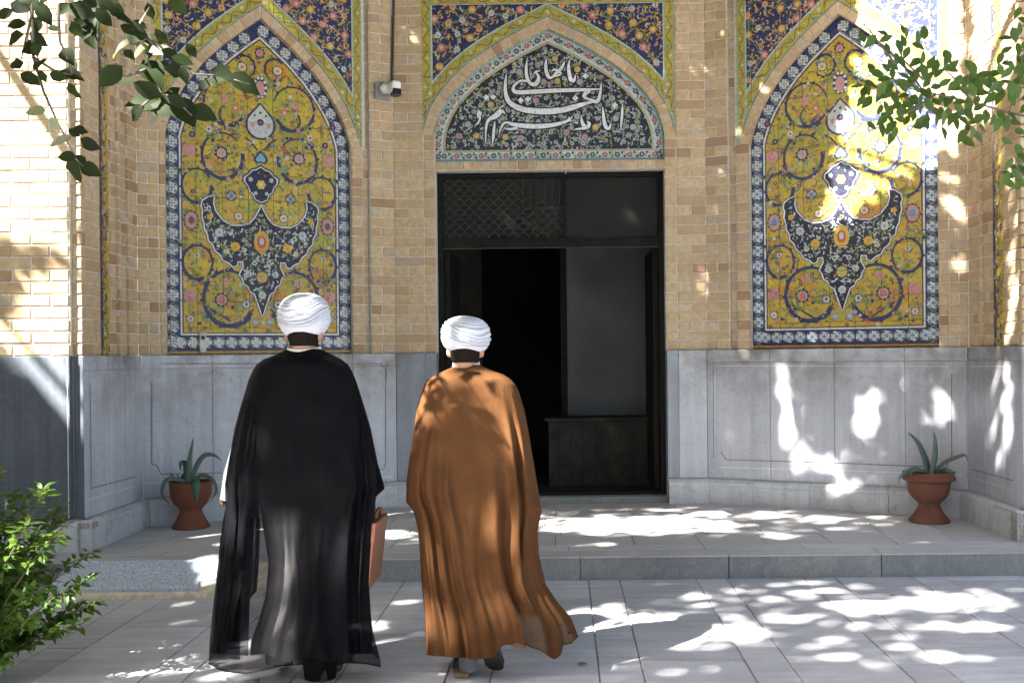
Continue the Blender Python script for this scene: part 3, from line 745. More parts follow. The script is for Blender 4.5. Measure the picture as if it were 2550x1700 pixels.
def spandrel_pat(seed, arch_o, x0, y0, x1, y1, band, frame, top, sw=1.0):
    P = Pat(seed); r = P.r
    a2 = offset_arch(arch_o, band); mid = offset_arch(arch_o, band*.5)
    hs = halves(offset_arch(arch_o, band+3))
    out = lambda x, y, g=4: any(h[0]*x+h[1]*y+h[2] < -g for h in hs)
    ok = lambda x, y: out(x, y) and x0+frame+5 < x < x1-frame-5 and y > top+5
    # scrolling stems with flowers and curling leaves
    done = []
    for _ in range(900):
        x, y = r.uniform(x0+frame, x1-frame), r.uniform(max(y0, top), y1)
        if not ok(x, y) or not out(x, y, 9): continue
        if any(math.hypot(x-a, y-b) < 30 for a, b in done): continue
        done.append((x, y)); k = r.random()
        if k < .3: P.flower(x, y, 9.5, 8, 'gold', 'pale', 4, 'plum')
        elif k < .55: P.flower(x, y, 9, 5, 'rose', 'cream', 4, 'red')
        elif k < .8: P.flower(x, y, 8, 6, 'pale', 'grey', 4)
        else: P.star(x, y, 10, 7, 'gold', 'pink', 4)
    for i, (x, y) in enumerate(done):
        near = sorted(done, key=lambda q: math.hypot(q[0]-x, q[1]-y))[1:3]
        for a, b in near:
            mx, my = (x+a)/2+r.uniform(-9, 9), (y+b)/2+r.uniform(-9, 9)
            P.rib([(x*(1-t)**2+2*mx*t*(1-t)+a*t*t, y*(1-t)**2+2*my*t*(1-t)+b*t*t) for t in np.linspace(0, 1, 7)], 1.5, 'leaf', 2)
    filler(P, int((x1-x0)*(y1-y0)/85), (x0, y0, x1, y1), ok, ['gold', 'gold', 'orange', 'leaf', 'pale', 'rose'], 3)
    P.rib(offset_arch(arch_o, band+3.0), 3.2, 'pale', 6); P.rib(offset_arch(arch_o, band+.6), 1.6, 'turq', 6)
    vine_band(P, mid, band, 7, 'olive'); P.rib(offset_arch(arch_o, 1.4), 1.8, 'turq', 9)
    for sx, xa in ((1, x0), (-1, x1)):
        vine_band(P, [(xa+sx*frame*.5, y0), (xa+sx*frame*.5, y1)], frame-4, 7, 'olive')
        P.rib([(xa+sx*1.5, y0), (xa+sx*1.5, y1)], 2.0, 'turq', 10); P.rib([(xa+sx*(frame+.5), max(y0, top)), (xa+sx*(frame+.5), y1-45)], 3.0, 'pale', 6); P.rib([(xa+sx*(frame-1.6), y0), (xa+sx*(frame-1.6), y1-45)], 1.4, 'turq', 8)
    if top > y0: 
        vine_band(P, [(x0, top-9), (x1, top-9)], 18, 7, 'olive'); P.rib([(x0+frame, top+1), (x1-frame, top+1)], 3, 'pale', 6)
    return P
# --- the two big arched panels: pattern x from the axis, y in pattern units down from 0 at the top
ARC = dens([(0, 45), (45, 81), (96, 125), (140, 170), (172, 212), (198, 253), (217, 294), (229, 330), (233, 352)])
ARCH = mirror(ARC)
def bay_panel_pat(seed, flower_core, ground2, lower):
    P = Pat(seed); r = P.r
    brd = 34; Y1 = 874
    inner = offset_arch(ARCH, -brd); xi = 233-brd-1; yb = Y1-41
    field = inner+[(xi, yb), (-xi, yb)]; hf = halves(field)
    P.poly(field, 'yellow', 1)
    inf = lambda x, y, g=4: all(h[0]*x+h[1]*y+h[2] > g for h in hf)
    # ground patches of a greener and a deeper glaze
    for _ in range(75):
        x, y = r.uniform(-xi, xi), r.uniform(110, yb); 
        if inf(x, y, 30): P.disc(x, y, r.uniform(20, 32), 'olive' if (r.random() < .9 and y < 560 or r.random() < .4) else ground2, 2, 9, 1, r.uniform(.6, 1.2))
    # frame lines
    P.rib(inner+[(xi, yb)], 3.8, 'white', 6); P.rib([(-xi, yb), (-inner[-1][0]*0-xi, inner[0][1])], 3.8, 'white', 6); P.rib([(-xi-1.5, yb), (xi+1.5, yb)], 3.8, 'white', 6)
    i2 = offset_arch(ARCH, -brd-5); P.rib(i2+[(xi-4.5, yb-4), (-xi+4.5, yb-4), (i2[0][0], i2[0][1])], 3.0, 'navy', 5)
    # border quatrefoils
    side = [(233-15.5, 858)]+[(233-15.5, y) for y in range(818, 352, -1)]
    path = offset_arch(ARCH, -15.5)[len(ARCH)//2:]
    l = [0]; full = path[::-1][0:0]
    seq = path+[(217.5, y) for y in range(360, 860, 10)]
    for a, b in zip(seq[:-1], seq[1:]): l.append(l[-1]+math.hypot(b[0]-a[0], b[1]-a[1]))
    def quat(x, y, lo):
        core = flower_core if lo else 'grey'
        for k in range(4):
            a = k*math.pi/2; P.disc(x+7*math.cos(a), y+7*math.sin(a), 5.6, 'white', 4, 8)
        for k in range(4):
            a = k*math.pi/2; P.disc(x+6.6*math.cos(a), y+6.6*math.sin(a), 3.3, 'grey' if not lo else 'pale', 5, 7)
        P.disc(x, y, 4.8, core, 6, 7)
        for k in range(4):
            a = k*math.pi/2+math.pi/4; P.comma(x+12*math.cos(a), y+12*math.sin(a), 10, 3.2, a+1.2, r.choice(['grey', 'pale', 'white', 'leaf']), 4, 1.9); P.comma(x+14*math.cos(a), y+11*math.sin(a), 9, 3.0, a-1.4, r.choice(['grey', 'pale']), 4, -2.2)
    m = int(l[-1]/37)
    for i in range(m+1):
        t = l[-1]*i/m; x = float(np.interp(t, l, [p[0] for p in seq])); y = float(np.interp(t, l, [p[1] for p in seq]))
        for s in ((1, -1) if i else (1,)): 
            quat(s*x, y, y > lower); 
            P.rib([(s*x-13, y+10), (s*x+13, y+27)], 1.3, 'grey', 3); P.rib([(s*x+13, y+10), (s*x-13, y+27)], 1.3, 'grey', 3)
    for i in range(14):
        x = -200+400*i/13; quat(x, 853, True); P.rib([(x+7, 842), (x+24, 865)], 1.3, 'grey', 3); P.rib([(x+7, 865), (x+24, 842)], 1.3, 'grey', 3)
    for s in (-1, 1):
        # spiral rings: (dx, y, r, sy, start, end)
        P.ring(s*38, 166, 25, 'navy', 8, 3.4, .5, 5.6, 1.1, True, s); P.ring(s*86, 260, 53, 'navy', 8, 4.2, -2.9, 2.6, 1.05, True, s); P.ring(s*72, 290, 30, 'navy', 8, 4, -1.0, 2.4, .9, False, s)
        P.ring(s*95, 392, 50, 'navy', 8, 5.2, -2.4, 3.3, 1.12, True, s); P.ring(s*158, 470, 36, 'navy', 8, 4.5, -2.6, 3.2, 1.15, True, s)
        P.ring(s*158, 657, 36, 'navy', 8, 4.5, -3.9, 2.0, 1.15, True, s); P.ring(s*82, 744, 62, 'navy', 8, 6.4, -3.2, 2.6, 1.1, True, s)
        P.rib([(s*40, 342), (s*24, 352), (s*8, 372)], 4, 'navy', 8); P.rib([(s*128, 770), (s*60, 812), (s*22, 770)], 4.6, 'navy', 8); P.rib([(s*140, 430), (s*130, 445)], 4, 'navy', 8); P.rib([(s*132, 690), (s*122, 660), (s*126, 640)], 4, 'navy', 8)
        P.rib([(s*24, 780), (s*44, 806), (s*70, 813)], 4, 'navy', 8)
        # feature flowers
        P.star(s*98, 386, 19, 9, 'navy', 'rose', 11); P.star(s*101, 748, 20, 9, 'navy', 'pink', 11, .55); P.flower(s*45, 168, 11, 8, 'cream', 'pink', 11, 'navy'); P.flower(s*90, 250, 11, 7, 'rose', 'pink', 11); P.flower(s*62, 272, 9, 5, 'pink', 'cream', 11)
        P.disc(s*176, 384, 16, 'rose', 10, 10); P.ring(s*176, 384, 9, 'pink', 11, 3, 0, 5, 1, False); P.disc(s*176, 740, 15, 'rose', 10, 10, 1, 1.15); P.ring(s*176, 740, 9, 'pink', 11, 3, 0, 5, 1, False)
        for k in range(12): P.disc(s*172+16*math.cos(k*.5236), 555+21*math.sin(k*.5236), 4.4, 'plum', 10, 6)
        P.disc(s*172, 555, 17, 'rose', 11, 12, .9, 1.2); P.disc(s*172, 555, 8, flower_core if lower < 700 else 'plum', 12, 10, .9, 1.2)
        P.flower(s*75, 490, 12, 4, 'grey', 'teal', 11, 'plum'); P.flower(s*57, 540, 10, 7, 'cream', 'pink', 11, 'navy'); P.flower(s*40, 758, 10, 6, 'pale', 'plum', 11, 'navy'); P.flower(s*92, 703, 11, 5, 'rose', 'pink', 11); P.flower(s*18, 802, 9, 7, 'grey', 'pale', 11); P.flower(s*188, 298, 9, 7, 'navy', 'red', 11); P.flower(s*168, 346, 8, 7, 'navy', 'pink', 11); P.flower(s*176, 795, 9, 6, 'pale', 'pink', 11, 'plum'); P.flower(s*130, 420, 8, 5, 'rose', 'grey', 11); P.flower(s*160, 640, 7, 5, 'pale', 'plum', 11); P.flower(s*128, 330, 8, 6, 'pale', 'plum', 11)
        for (x, y) in ((112, 775), (120, 300), (60, 420), (165, 690), (150, 505), (66, 760), (110, 350), (146, 800), (85, 640), (30, 200), (190, 430), (190, 610), (60, 330)):
            for q in range(3): P.leaf(s*x, y, r.uniform(16, 24), r.uniform(7, 11), r.uniform(0, 6.28), r.choice(['green', 'leaf', 'green']), 9)
            P.disc(s*(x+8), y+6, 4.5, 'navy', 9, 8)
    # axis motifs
    P.star(0, 128, 15, 8, 'navy', 'pink', 11); P.disc(0, 215, 19, 'navy', 10, 12, 1, 1.5); P.disc(0, 218, 12, 'rose', 12, 12, 1, 1.7)
    for k in range(10): P.disc(15*math.cos(k*.628), 214+24*math.sin(k*.628), 4, 'white', 11, 6)
    tear = lambda g: [(0, 257-g)]+[((33+g)*math.sin(t)**1.0*(1-.0*t), 308-(33+g)*math.cos(t)*1.0) for t in np.linspace(.75, math.pi, 12)]+[(-(33+g)*math.sin(t), 308-(33+g)*math.cos(t)) for t in np.linspace(math.pi, .75, 12)]
    P.poly(tear(5), 'navy', 10); P.poly(tear(0), 'pale', 11); P.flower(0, 302, 9, 7, 'navy', 'red', 12)
    for s in (-1, 1): P.flower(s*20, 310, 6, 5, 'rose', 'pink', 12); P.disc(s*14, 285, 3.5, 'plum', 12, 6); P.leaf(s*8, 328, 12, 4, -1.5+s, 'grey', 12)
    P.disc(0, 278, 4, 'plum', 12, 6)
    P.poly([(0, 372), (12, 384), (19, 396), (12, 406), (0, 403), (-12, 406), (-19, 396), (-12, 384)], 'navy', 10); P.poly([(0, 378), (9, 388), (13, 396), (8, 402), (0, 399), (-8, 402), (-13, 396), (-9, 388)], 'turq', 11)
    half = [(0, 410), (12, 418), (24, 421), (33, 432), (45, 441), (45, 452), (35, 464), (31, 478), (22, 484), (16, 499), (0, 506)]
    crt = half+[(-x, y) for x, y in half[::-1][1:-1]]
    P.shape([(x*1.05, 458+(y-458)*1.05) for x, y in crt], 'navy', 10); P.shape([(x*.96, 458+(y-458)*.96) for x, y in crt], 'white', 11); P.shape([(x*.88, 458+(y-458)*.9) for x, y in crt], 'navy2', 12)
    P.flower(0, 458, 12, 6, 'gold', 'pale', 13); 
    for s in (-1, 1): P.flower(s*26, 446, 6, 5, 'pale', 'grey', 13); P.flower(s*14, 480, 5, 5, 'pale', 'grey', 13); P.leaf(s*8, 432, 9, 4, s, 'leaf', 13)
    # the horned navy medallion
    o = [(0, 507), (5, 520), (16, 540), (30, 556), (50, 562), (72, 563), (95, 552), (113, 530), (118, 512), (116, 491), (132, 496), (146, 506), (149, 520), (145, 528), (147, 545), (142, 560), (141, 575), (134, 588), (132, 603), (121, 614), (116, 628), (104, 637), (97, 651), (83, 657), (72, 667), (62, 663), (60, 653), (48, 652), (47, 664), (57, 684), (50, 694), (46, 708), (36, 714), (31, 726), (20, 733), (8, 768), (0, 790)]
    med = o+[(-x, y) for x, y in o[::-1][1:-1]]
    def grow(poly, d):
        n = len(poly); res = []
        ar = sum(poly[i][0]*poly[(i+1) % n][1]-poly[(i+1) % n][0]*poly[i][1] for i in range(n)); sg = 1 if ar > 0 else -1
        for i in range(n):
            a, b = poly[i-1], poly[(i+1) % n]; l = math.hypot(b[0]-a[0], b[1]-a[1]) or 1
            res.append((poly[i][0]+sg*(b[1]-a[1])/l*d, poly[i][1]-sg*(b[0]-a[0])/l*d))
        return res
    P.shape(grow(med, 3.2), 'navy', 10); P.shape(med, 'navy2', 11); md = med+[med[0]]; P.rib(md, 3.4, 'white', 12)
    imed = lambda x, y: inside((x, y), med) and all(inside((x+a, y+b), med) for a, b in ((9, 0), (-9, 0), (0, 9), (0, -9)))
    filler(P, 1500, (-150, 500, 150, 790), imed, ['pale', 'pale', 'leaf', 'grey', 'white', 'leaf'], 13, 4, 8)
    P.disc(0, 602, 20, 'gold', 14, 10, 1, 1.45); P.disc(0, 602, 12, 'red', 15, 9, 1, 1.4); P.disc(0, 600, 6, 'pale', 16, 8, 1, 1.6)
    P.flower(0, 690, 14, 8, 'gold', 'turq', 14, 'navy')
    for s in (-1, 1): P.flower(s*66, 616, 12, 7, 'gold', 'orange', 14); P.flower(s*105, 582, 11, 7, 'pale', 'grey', 14); P.flower(s*34, 683, 9, 6, 'pale', 'grey', 14); P.flower(s*128, 545, 8, 5, 'gold', 'orange', 14); P.flower(s*18, 655, 7, 5, 'pale', 'navy', 14); P.flower(s*88, 628, 7, 5, 'cream', 'rose', 14)
    P.flower(0, 735, 10, 7, 'pale', 'grey', 14)
    # fine growth over the yellow field
    okf = lambda x, y: inf(x, y, 8) and not inside((x, y), med) and not inside((x, y), crt)
    filler(P, 3200, (-xi, 80, xi, yb), okf, ['leaf', 'green', 'green', 'olive', 'plum', 'leaf', 'orange', 'green', 'teal'], 7, 5, 10)
    for _ in range(420):
        x, y = r.uniform(-xi, xi), r.uniform(100, yb)
        if okf(x, y): P.flower(x, y, r.uniform(3.6, 5.6), 5, r.choice(['rose', 'pale', 'plum', 'teal', 'pink', 'navy', 'navy']), r.choice(['cream', 'pink', 'gold']), 9)
    return P
def make_bay_panel(wl, pxl, pxr, seed, label, core, ground2, lower, flip):
    REC = .105
    x0 = wl.x(pxl, 600, .03); x1 = wl.x(pxr, 600, .03); xm = (x0+x1)/2; kx = (x1-x0)/2/233.0
    za = wl.loc((pxl+pxr)/2+4, 45 if not flip else 30, .03)[1]; zb = ZD+.012; kz = (za-zb)/(880-45)
    tm = lambda x, y: (xm+x*kx, za-(y-45)*kz)
    tp = empty('tile_mural', wl.p.to_3d()+Vector((0, 0, 0)), wl.ang, label=label, cat='tile mural')
    P = bay_panel_pat(seed, core, ground2, lower)
    P.rib([(-233, 876.5), (233, 876.5)], 5, 'orange', 7)
    emit(P, tp, tm, (-233, 40, 233, 880, C['navy']), 64.0, clip_i=ARCH+[(233, 880), (-233, 880)], dep=REC, off=(-32, 48))
    voussoirs(wl, ARCH, tm, 25, 25, .034, .14)
    mb = MB()                            # straight sides of the recess
    for s in (-1, 1):
        a = tm(s*233, 352); mb.add([(a[0], .034, a[1]), (a[0], .14, a[1]), (a[0], .14, zb-.02), (a[0], .034, zb-.02)], [(0, 1, 2, 3)])
    mb.obj('recess_side', M['mortar'], wl.e)
    mb = MB(); ho = halves(offset_arch(ARCH, 1)+[(234, 980), (-234, 980)])   # bed behind the spandrel
    a1 = offset_arch(ARCH, 25.5); yt = -110
    for q in clip_out([(-272, yt), (272, yt), (272, 352), (-272, 352)], ho): mb.add([(tm(*p)[0], .05, tm(*p)[1]) for p in q], [tuple(range(len(q)))])
    mb.obj('spandrel_bed', M['mortar'], wl.e)
    sp = empty('spandrel_tiles', wl.p.to_3d(), wl.ang, label=label.replace('arched', 'navy floral tile spandrel over the').replace(' panel', ' arch', 1) if False else SPL[seed], cat='tile mural')
    S = spandrel_pat(seed+5, a1, -264, yt, 264, 352, 27, 25, -105)
    emit(S, sp, tm, (-264, yt, 264, 345, C['navy']), 64.0, clip_o=a1+[(a1[-1][0], 980), (a1[0][0], 980)], dep=.036, off=(-32, 48))
    return tm
SPL = {11: 'navy floral tiles above the wholly shaded yellow tile arch', 12: 'navy floral tiles above the half sunlit yellow tile arch', 13: 'navy floral tiles above the calligraphy arch over the doorway'}
make_bay_panel(wl_bay, 415, 877, 11, 'arched yellow floral tile panel wholly in shade, beside the security camera', 'pale', 'orange', 900, False)
make_bay_panel(wr_bay, 1867, 2336, 12, 'arched yellow floral tile panel with blue-hearted border, half in sunlight', 'blue', 'orange', 430, True)

# --- the lunette over the door: pattern in photograph-sized units from the axis
CARC = dens([(0, 70), (77, 107), (134, 140), (177, 169), (214, 201), (247, 237), (270, 273), (283, 308), (289, 340)])
CARCH = mirror(CARC)
def lunette():
    P = Pat(21); r = P.r; bot = 396
    P.poly([(-300, 60), (300, 60), (300, 400), (-300, 400)], 'pale', 1)
    i1 = offset_arch(CARCH, -24); i2 = offset_arch(CARCH, -27.5); i3 = offset_arch(CARCH, -31)
    yb = bot-22
    def closed(a, y): return a+[(a[-1][0], y), (a[0][0], y)]
    P.poly(closed(offset_arch(CARCH, -22), yb+4), 'white', 2); P.poly(closed(i1, yb+1), 'turq', 3); P.poly(closed(i2, yb-2.5), 'gold', 4); P.poly(closed(i3, yb-5), 'navy2', 5)
    P.rib(offset_arch(CARCH, -2)+[(287, bot-2), (-287, bot-2), (-287, 340)], 4.5, 'turq', 3)
    # border flowers
    path = offset_arch(CARCH, -12.5); path = [(-276.5, bot-12)]+path+[(276.5, bot-12)]; l = [0]
    for a, b in zip(path[:-1], path[1:]): l.append(l[-1]+math.hypot(b[0]-a[0], b[1]-a[1]))
    def bf(x, y, k):
        P.flower(x, y, 7.2, 6, 'red' if k % 2 else 'plum', 'pale', 4); P.disc(x, y, 3, 'turq', 7, 7)
    m = 30
    for i in range(m+1):
        t = l[-1]*i/m; bf(float(np.interp(t, l, [p[0] for p in path])), float(np.interp(t, l, [p[1] for p in path])), i)
        t += l[-1]/m/2; x, y = float(np.interp(t, l, [p[0] for p in path])), float(np.interp(t, l, [p[1] for p in path]))
        P.disc(x-4, y-4, 3.4, 'navy', 4, 6); P.disc(x+4, y+4, 3.0, 'navy', 4, 6)
        for q in range(4): P.leaf(x+r.uniform(-7, 7), y+r.uniform(-7, 7), 8, 4, r.uniform(0, 6.28), r.choice(['green', 'olive', 'leaf', 'rose']), 4)
    for i in range(18):
        x = -262+31*i+0.0; bf(x, bot-13, i); P.disc(x+12, bot-18, 3.2, 'navy', 4, 6); P.disc(x+18, bot-8, 3.2, 'navy', 4, 6)
        for q in range(4): P.leaf(x+15+r.uniform(-6, 6), bot-13+r.uniform(-6, 6), 8, 4, r.uniform(0, 6.28), r.choice(['green', 'olive', 'leaf', 'gold']), 4)
    hin = halves(closed(offset_arch(CARCH, -35), yb-8)); ok = lambda x, y: all(h[0]*x+h[1]*y+h[2] > 1 for h in hin)
    # spiral scrolls
    for _ in range(2300):
        x, y = r.uniform(-265, 265), r.uniform(90, 370)
        if not ok(x, y): continue
        P.comma(x, y, r.uniform(8, 16), r.uniform(2.0, 4.4), r.uniform(0, 6.28), r.choice(['pale2', 'pale2', 'leaf', 'grey', 'pale', 'leaf']), 7, r.choice([2.6, -2.6, 3.4, -3.4]))
    for _ in range(120):
        x, y = r.uniform(-265, 265), r.uniform(90, 370)
        if ok(x, y): P.disc(x, y, 5.2, 'pale', 8, 8); P.disc(x, y, 3.2, 'navy2', 9, 7); P.disc(x, y, 1.6, 'pale', 10, 6)
    fl = [(1195, 495), (1045, 545), (885, 610), (1215, 690), (1095, 698), (1690, 845), (1545, 1095), (1450, 1180), (1870, 1100), (755, 1175), (890, 1185), (1385, 1000), (500, 1160), (350, 1160), (1720, 1020), (630, 890), (1025, 860), (1410, 700), (1390, 590), (1290, 1140), (430, 1060)]
    for k, (a, b) in enumerate(fl):
        x, y = a/3.485+1040-1365, b/3.485
        P.flower(x, y, 8.0, 8, ['gold', 'rose', 'pale2'][k % 3], ['turq', 'blue', 'grey'][k % 3], 10, 'navy2')
    # the calligraphy: brush strokes (x, y, width)
    S = [[(952, 512, 8), (944, 560, 22), (944, 620, 28), (956, 676, 30), (985, 712, 30), (1018, 716, 40), (1044, 690, 38), (1050, 650, 26), (1030, 622, 18), (1010, 618, 14), (1040, 604, 18), (1066, 600, 4)],
         [(950, 690, 14), (905, 684, 18), (860, 704, 22), (828, 744, 26), (836, 776, 34), (880, 786, 38), (960, 784, 38), (1100, 778, 38), (1250, 772, 36), (1400, 770, 32), (1500, 768, 22), (1585, 764, 8)],
         [(1120, 498, 12), (1114, 550, 26), (1120, 610, 32), (1140, 655, 32), (1168, 658, 22), (1200, 625, 24), (1240, 590, 30), (1268, 550, 22), (1278, 518, 5)], [(1166, 606, 6), (1190, 590, 22), (1225, 606, 22), (1245, 625, 18), (1220, 642, 18), (1180, 652, 12)],
         [(1322, 512, 10), (1314, 560, 26), (1318, 620, 32), (1332, 680, 36), (1356, 690, 28), (1370, 660, 16), (1372, 634, 5)],
         [(1598, 704, 6), (1592, 770, 20), (1578, 840, 30), (1556, 876, 30), (1520, 870, 22)], [(1505, 786, 6), (1478, 790, 34), (1452, 808, 34), (1448, 832, 26), (1480, 850, 22), (1540, 866, 18), (1580, 874, 8)],
         [(1560, 868, 14), (1480, 884, 26), (1380, 912, 44), (1270, 940, 52), (1150, 954, 54), (1020, 952, 52), (910, 934, 50), (830, 900, 46), (780, 850, 40), (760, 780, 32), (760, 710, 26), (768, 628, 8)],
         [(524, 944, 20), (530, 966, 46), (526, 990, 36), (534, 1015, 20), (516, 1050, 16), (486, 1074, 4)],
         [(752, 970, 10), (732, 948, 26), (708, 958, 46), (672, 990, 50), (632, 1010, 34), (602, 1036, 26), (588, 1090, 20), (582, 1160, 16), (584, 1222, 8)], [(744, 900, 14), (716, 916, 10), (692, 960, 8)],
         [(664, 1040, 10), (656, 1110, 24), (650, 1170, 24), (642, 1235, 8)],
         [(1342, 1000, 6), (1322, 1024, 20), (1270, 1050, 28), (1180, 1072, 36), (1060, 1084, 42), (930, 1080, 42), (830, 1066, 34), (770, 1048, 22), (740, 1058, 20), (716, 1100, 18), (700, 1152, 6)], [(860, 1096, 24), (800, 1106, 22), (752, 1098, 10)], [(1312, 1004, 10), (1318, 1030, 20), (1330, 1044, 8)],
         [(1420, 1000, 8), (1424, 1040, 24), (1440, 1080, 36), (1470, 1096, 36), (1490, 1066, 26), (1470, 1044, 14)], [(1462, 1106, 22), (1420, 1108, 20), (1380, 1112, 14), (1350, 1120, 4)],
         [(1782, 896, 8), (1778, 960, 22), (1772, 1040, 22), (1764, 1112, 8)], [(1608, 918, 8), (1612, 980, 24), (1620, 1050, 32), (1638, 1100, 34), (1666, 1104, 24), (1676, 1060, 8)]]
    def sm(st, n=5):
        out = []; m = len(st)
        for i in range(m-1):
            p0, p1, p2, p3 = st[max(i-1, 0)], st[i], st[i+1], st[min(i+2, m-1)]
            for k in range(n):
                t = k/n; out.append(tuple(.5*((2*b)+(-a+c)*t+(2*a-5*b+4*c-d)*t*t+(-a+3*b-3*c+d)*t**3) for a, b, c, d in zip(p0, p1, p2, p3)))
        return out+[st[-1]]
    for s in S: P.rib([(x/3.485+1040-1365, y/3.485, max(1, w/3.485*.96)) for x, y, w in sm(s)], None, (.70, .72, .76), 13)
    for s in S: P.rib([(x/3.485+1040-1365, y/3.485, max(1, w/3.485+6.0)) for x, y, w in sm(s)], None, 'black', 12)
    for x, y in ((590, 826), (652, 824), (893, 856), (955, 846), (1370, 842), (1460, 650), (1712, 910)):
        x, y = x/3.485+1040-1365, y/3.485
        P.poly([(x-8, y), (x, y-7.5), (x+8, y), (x, y+7.5)], (.70, .72, .76), 13)
    return P
kd = (YD+.03)/F
tmc = lambda x, y: (w_door.x(1365, 250, .03)+x*kd, w_door.loc(1365, 70, .03)[1]-(y-70)*kd)
REC = .10
lu = empty('calligraphy_tiles', w_door.p.to_3d(), 0.0, label='pointed navy tile lunette with white calligraphy over the doorway', cat='tile mural')
emit(lunette(), lu, tmc, (-289, 62, 289, 397, C['pale']), 64.0, clip_i=CARCH+[(289, 397), (-289, 397)], dep=REC, off=(-32, 8))
voussoirs(w_door, CARCH, tmc, 26, 25, .034, .14)
mb = MB()
for s in (-1, 1):
    a = tmc(s*289, 340); mb.add([(a[0], .034, a[1]), (a[0], .14, a[1]), (a[0], .14, ZL2-.02), (a[0], .034, ZL2-.02)], [(0, 1, 2, 3)])
mb.obj('recess_side', M['mortar'], w_door.e)
ca1 = offset_arch(CARCH, 26.5); mb = MB()
for q in clip_out([(-318, -110), (318, -110), (318, 332), (-318, 332)], halves(offset_arch(CARCH, 1)+[(290, 900), (-290, 900)])): mb.add([(tmc(*p)[0], .05, tmc(*p)[1]) for p in q], [tuple(range(len(q)))])
mb.obj('spandrel_bed', M['mortar'], w_door.e)
sp = empty('spandrel_tiles', w_door.p.to_3d(), 0.0, label=SPL[13], cat='tile mural')
emit(spandrel_pat(31, ca1, -316, -110, 316, 330, 25, 27, 8), sp, tmc, (-314, -110, 314, 326, C['navy']), 60.0, clip_o=ca1+[(ca1[-1][0], 900), (ca1[0][0], 900)], dep=.036, off=(-30, 8))
# --- narrow tile strips let into the two side walls
for wl, a, b, lab, sd in ((wl_ret, NI0, NI1, 'narrow yellow tile strip let into the shaded side wall beside the sunlit pier', 41), (wr_ret, NI2, NI3, 'narrow worn yellow tile strip let into the side wall by the half sunlit arch', 42)):
    P = Pat(sd); P.rib([(8, -40), (8, 1000)], 10, 'navy', 1)
    for i in range(70): P.flower(P.r.uniform(10, 52), P.r.uniform(0, 1000), 6, 6, P.r.choice(['pale', 'rose', 'navy']), 'pink', 4); 
    for i in range(40): P.ring(30, i*25, 14, 'navy', 2, 3, 0, 4, 1, False)
    filler(P, 400, (12, 0, 58, 1000), lambda x, y: True, ['green', 'leaf', 'navy', 'white', 'orange'], 3)
    e_ = empty('tile_strip', wl.p.to_3d(), wl.ang, label=lab, cat='tile strip')
    emit(P, e_, (lambda a, b: (lambda x, y: (a+(b-a)*x/60, ZT-y*(ZT-ZD)/1000)))(a, b), (1, 0, 59, 1000, C['yellow']), 62.0, dep=.036)
# ------------------------------------------------------------------ small fixtures
cc = empty('security_camera', (0, 0, 0), label='small white security camera on a grey plate on the brick wall', cat='camera')
p = wl_bay; lx, lz = p.loc(950, 228, .03)
cc.location = Vector((p.p.x, p.p.y, 0))+Vector((p.d.x, p.d.y, 0))*lx+Vector((p.n.x, p.n.y, 0))*.028+Vector((0, 0, lz)); cc.rotation_euler = (0, 0, p.ang)
MB().box(-.075, .075, -.03, 0, -.085, .08, .012).obj('mounting_plate', M['grey_plastic'], cc)
MB().tube([(.0, -.03, .01), (.02, -.07, .015), (.04, -.10, .015)], [.045, .05, .04], 16).obj('ball_joint', M['white_plastic'], cc, True)
b = MB().box(.025, .115, -.24, -.085, -.045, .055, .02).obj('body', M['white_plastic'], cc)
l_ = MB().box(.03, .11, -.25, -.236, -.085, -.02, .008); l_.box(.03, .11, -.252, -.16, -.085, -.044, .008); l_.obj('lens_window', M['black_plastic'], cc)
cd = MB().tube([Vector((p.p.x, p.p.y, 0))+Vector((p.d.x, p.d.y, 0))*p.loc(a, b, .03)[0]-Vector((p.n.x, p.n.y, 0))*-.016+Vector((0, 0, p.loc(a, b, .03)[1])) for a, b in ((980, -180), (979, -40), (978, 60), (976, 150), (975, 215))], .013, 8)
cd.obj('cable_conduit', M['conduit'], None, True, label='dark cable conduit running down the brick wall to the security camera', cat='conduit')
lx, lz = p.loc(505, 852, .09)
lt = empty('metal_latch', Vector((p.p.x, p.p.y, 0))+Vector((p.d.x, p.d.y, 0))*lx+Vector((p.n.x, p.n.y, 0))*.088+Vector((0, 0, lz)), p.ang, label='little metal latch plate screwed over the tile border under the shaded arch', cat='latch')
MB().box(-.028, .028, -.008, 0, -.085, .085, .003).obj('plate', M['steel'], lt)
MB().tube([(0, -.008, .04), (0, -.022, .04)], .018, 12).obj('knob', M['black_plastic'], lt); MB().tube([(0, -.008, -.07), (0, -.018, -.07)], .02, 12).obj('screw_cap', M['steel'], lt)
hk = MB().tube([(.05, YD+.06, ZL), (.05, YD+.06, ZL-.035), (.056, YD+.06, ZL-.04)], .007, 6); hk.obj('lintel_hook', M['steel'], None, label='tiny metal hook under the brick lintel of the doorway', cat='hook')
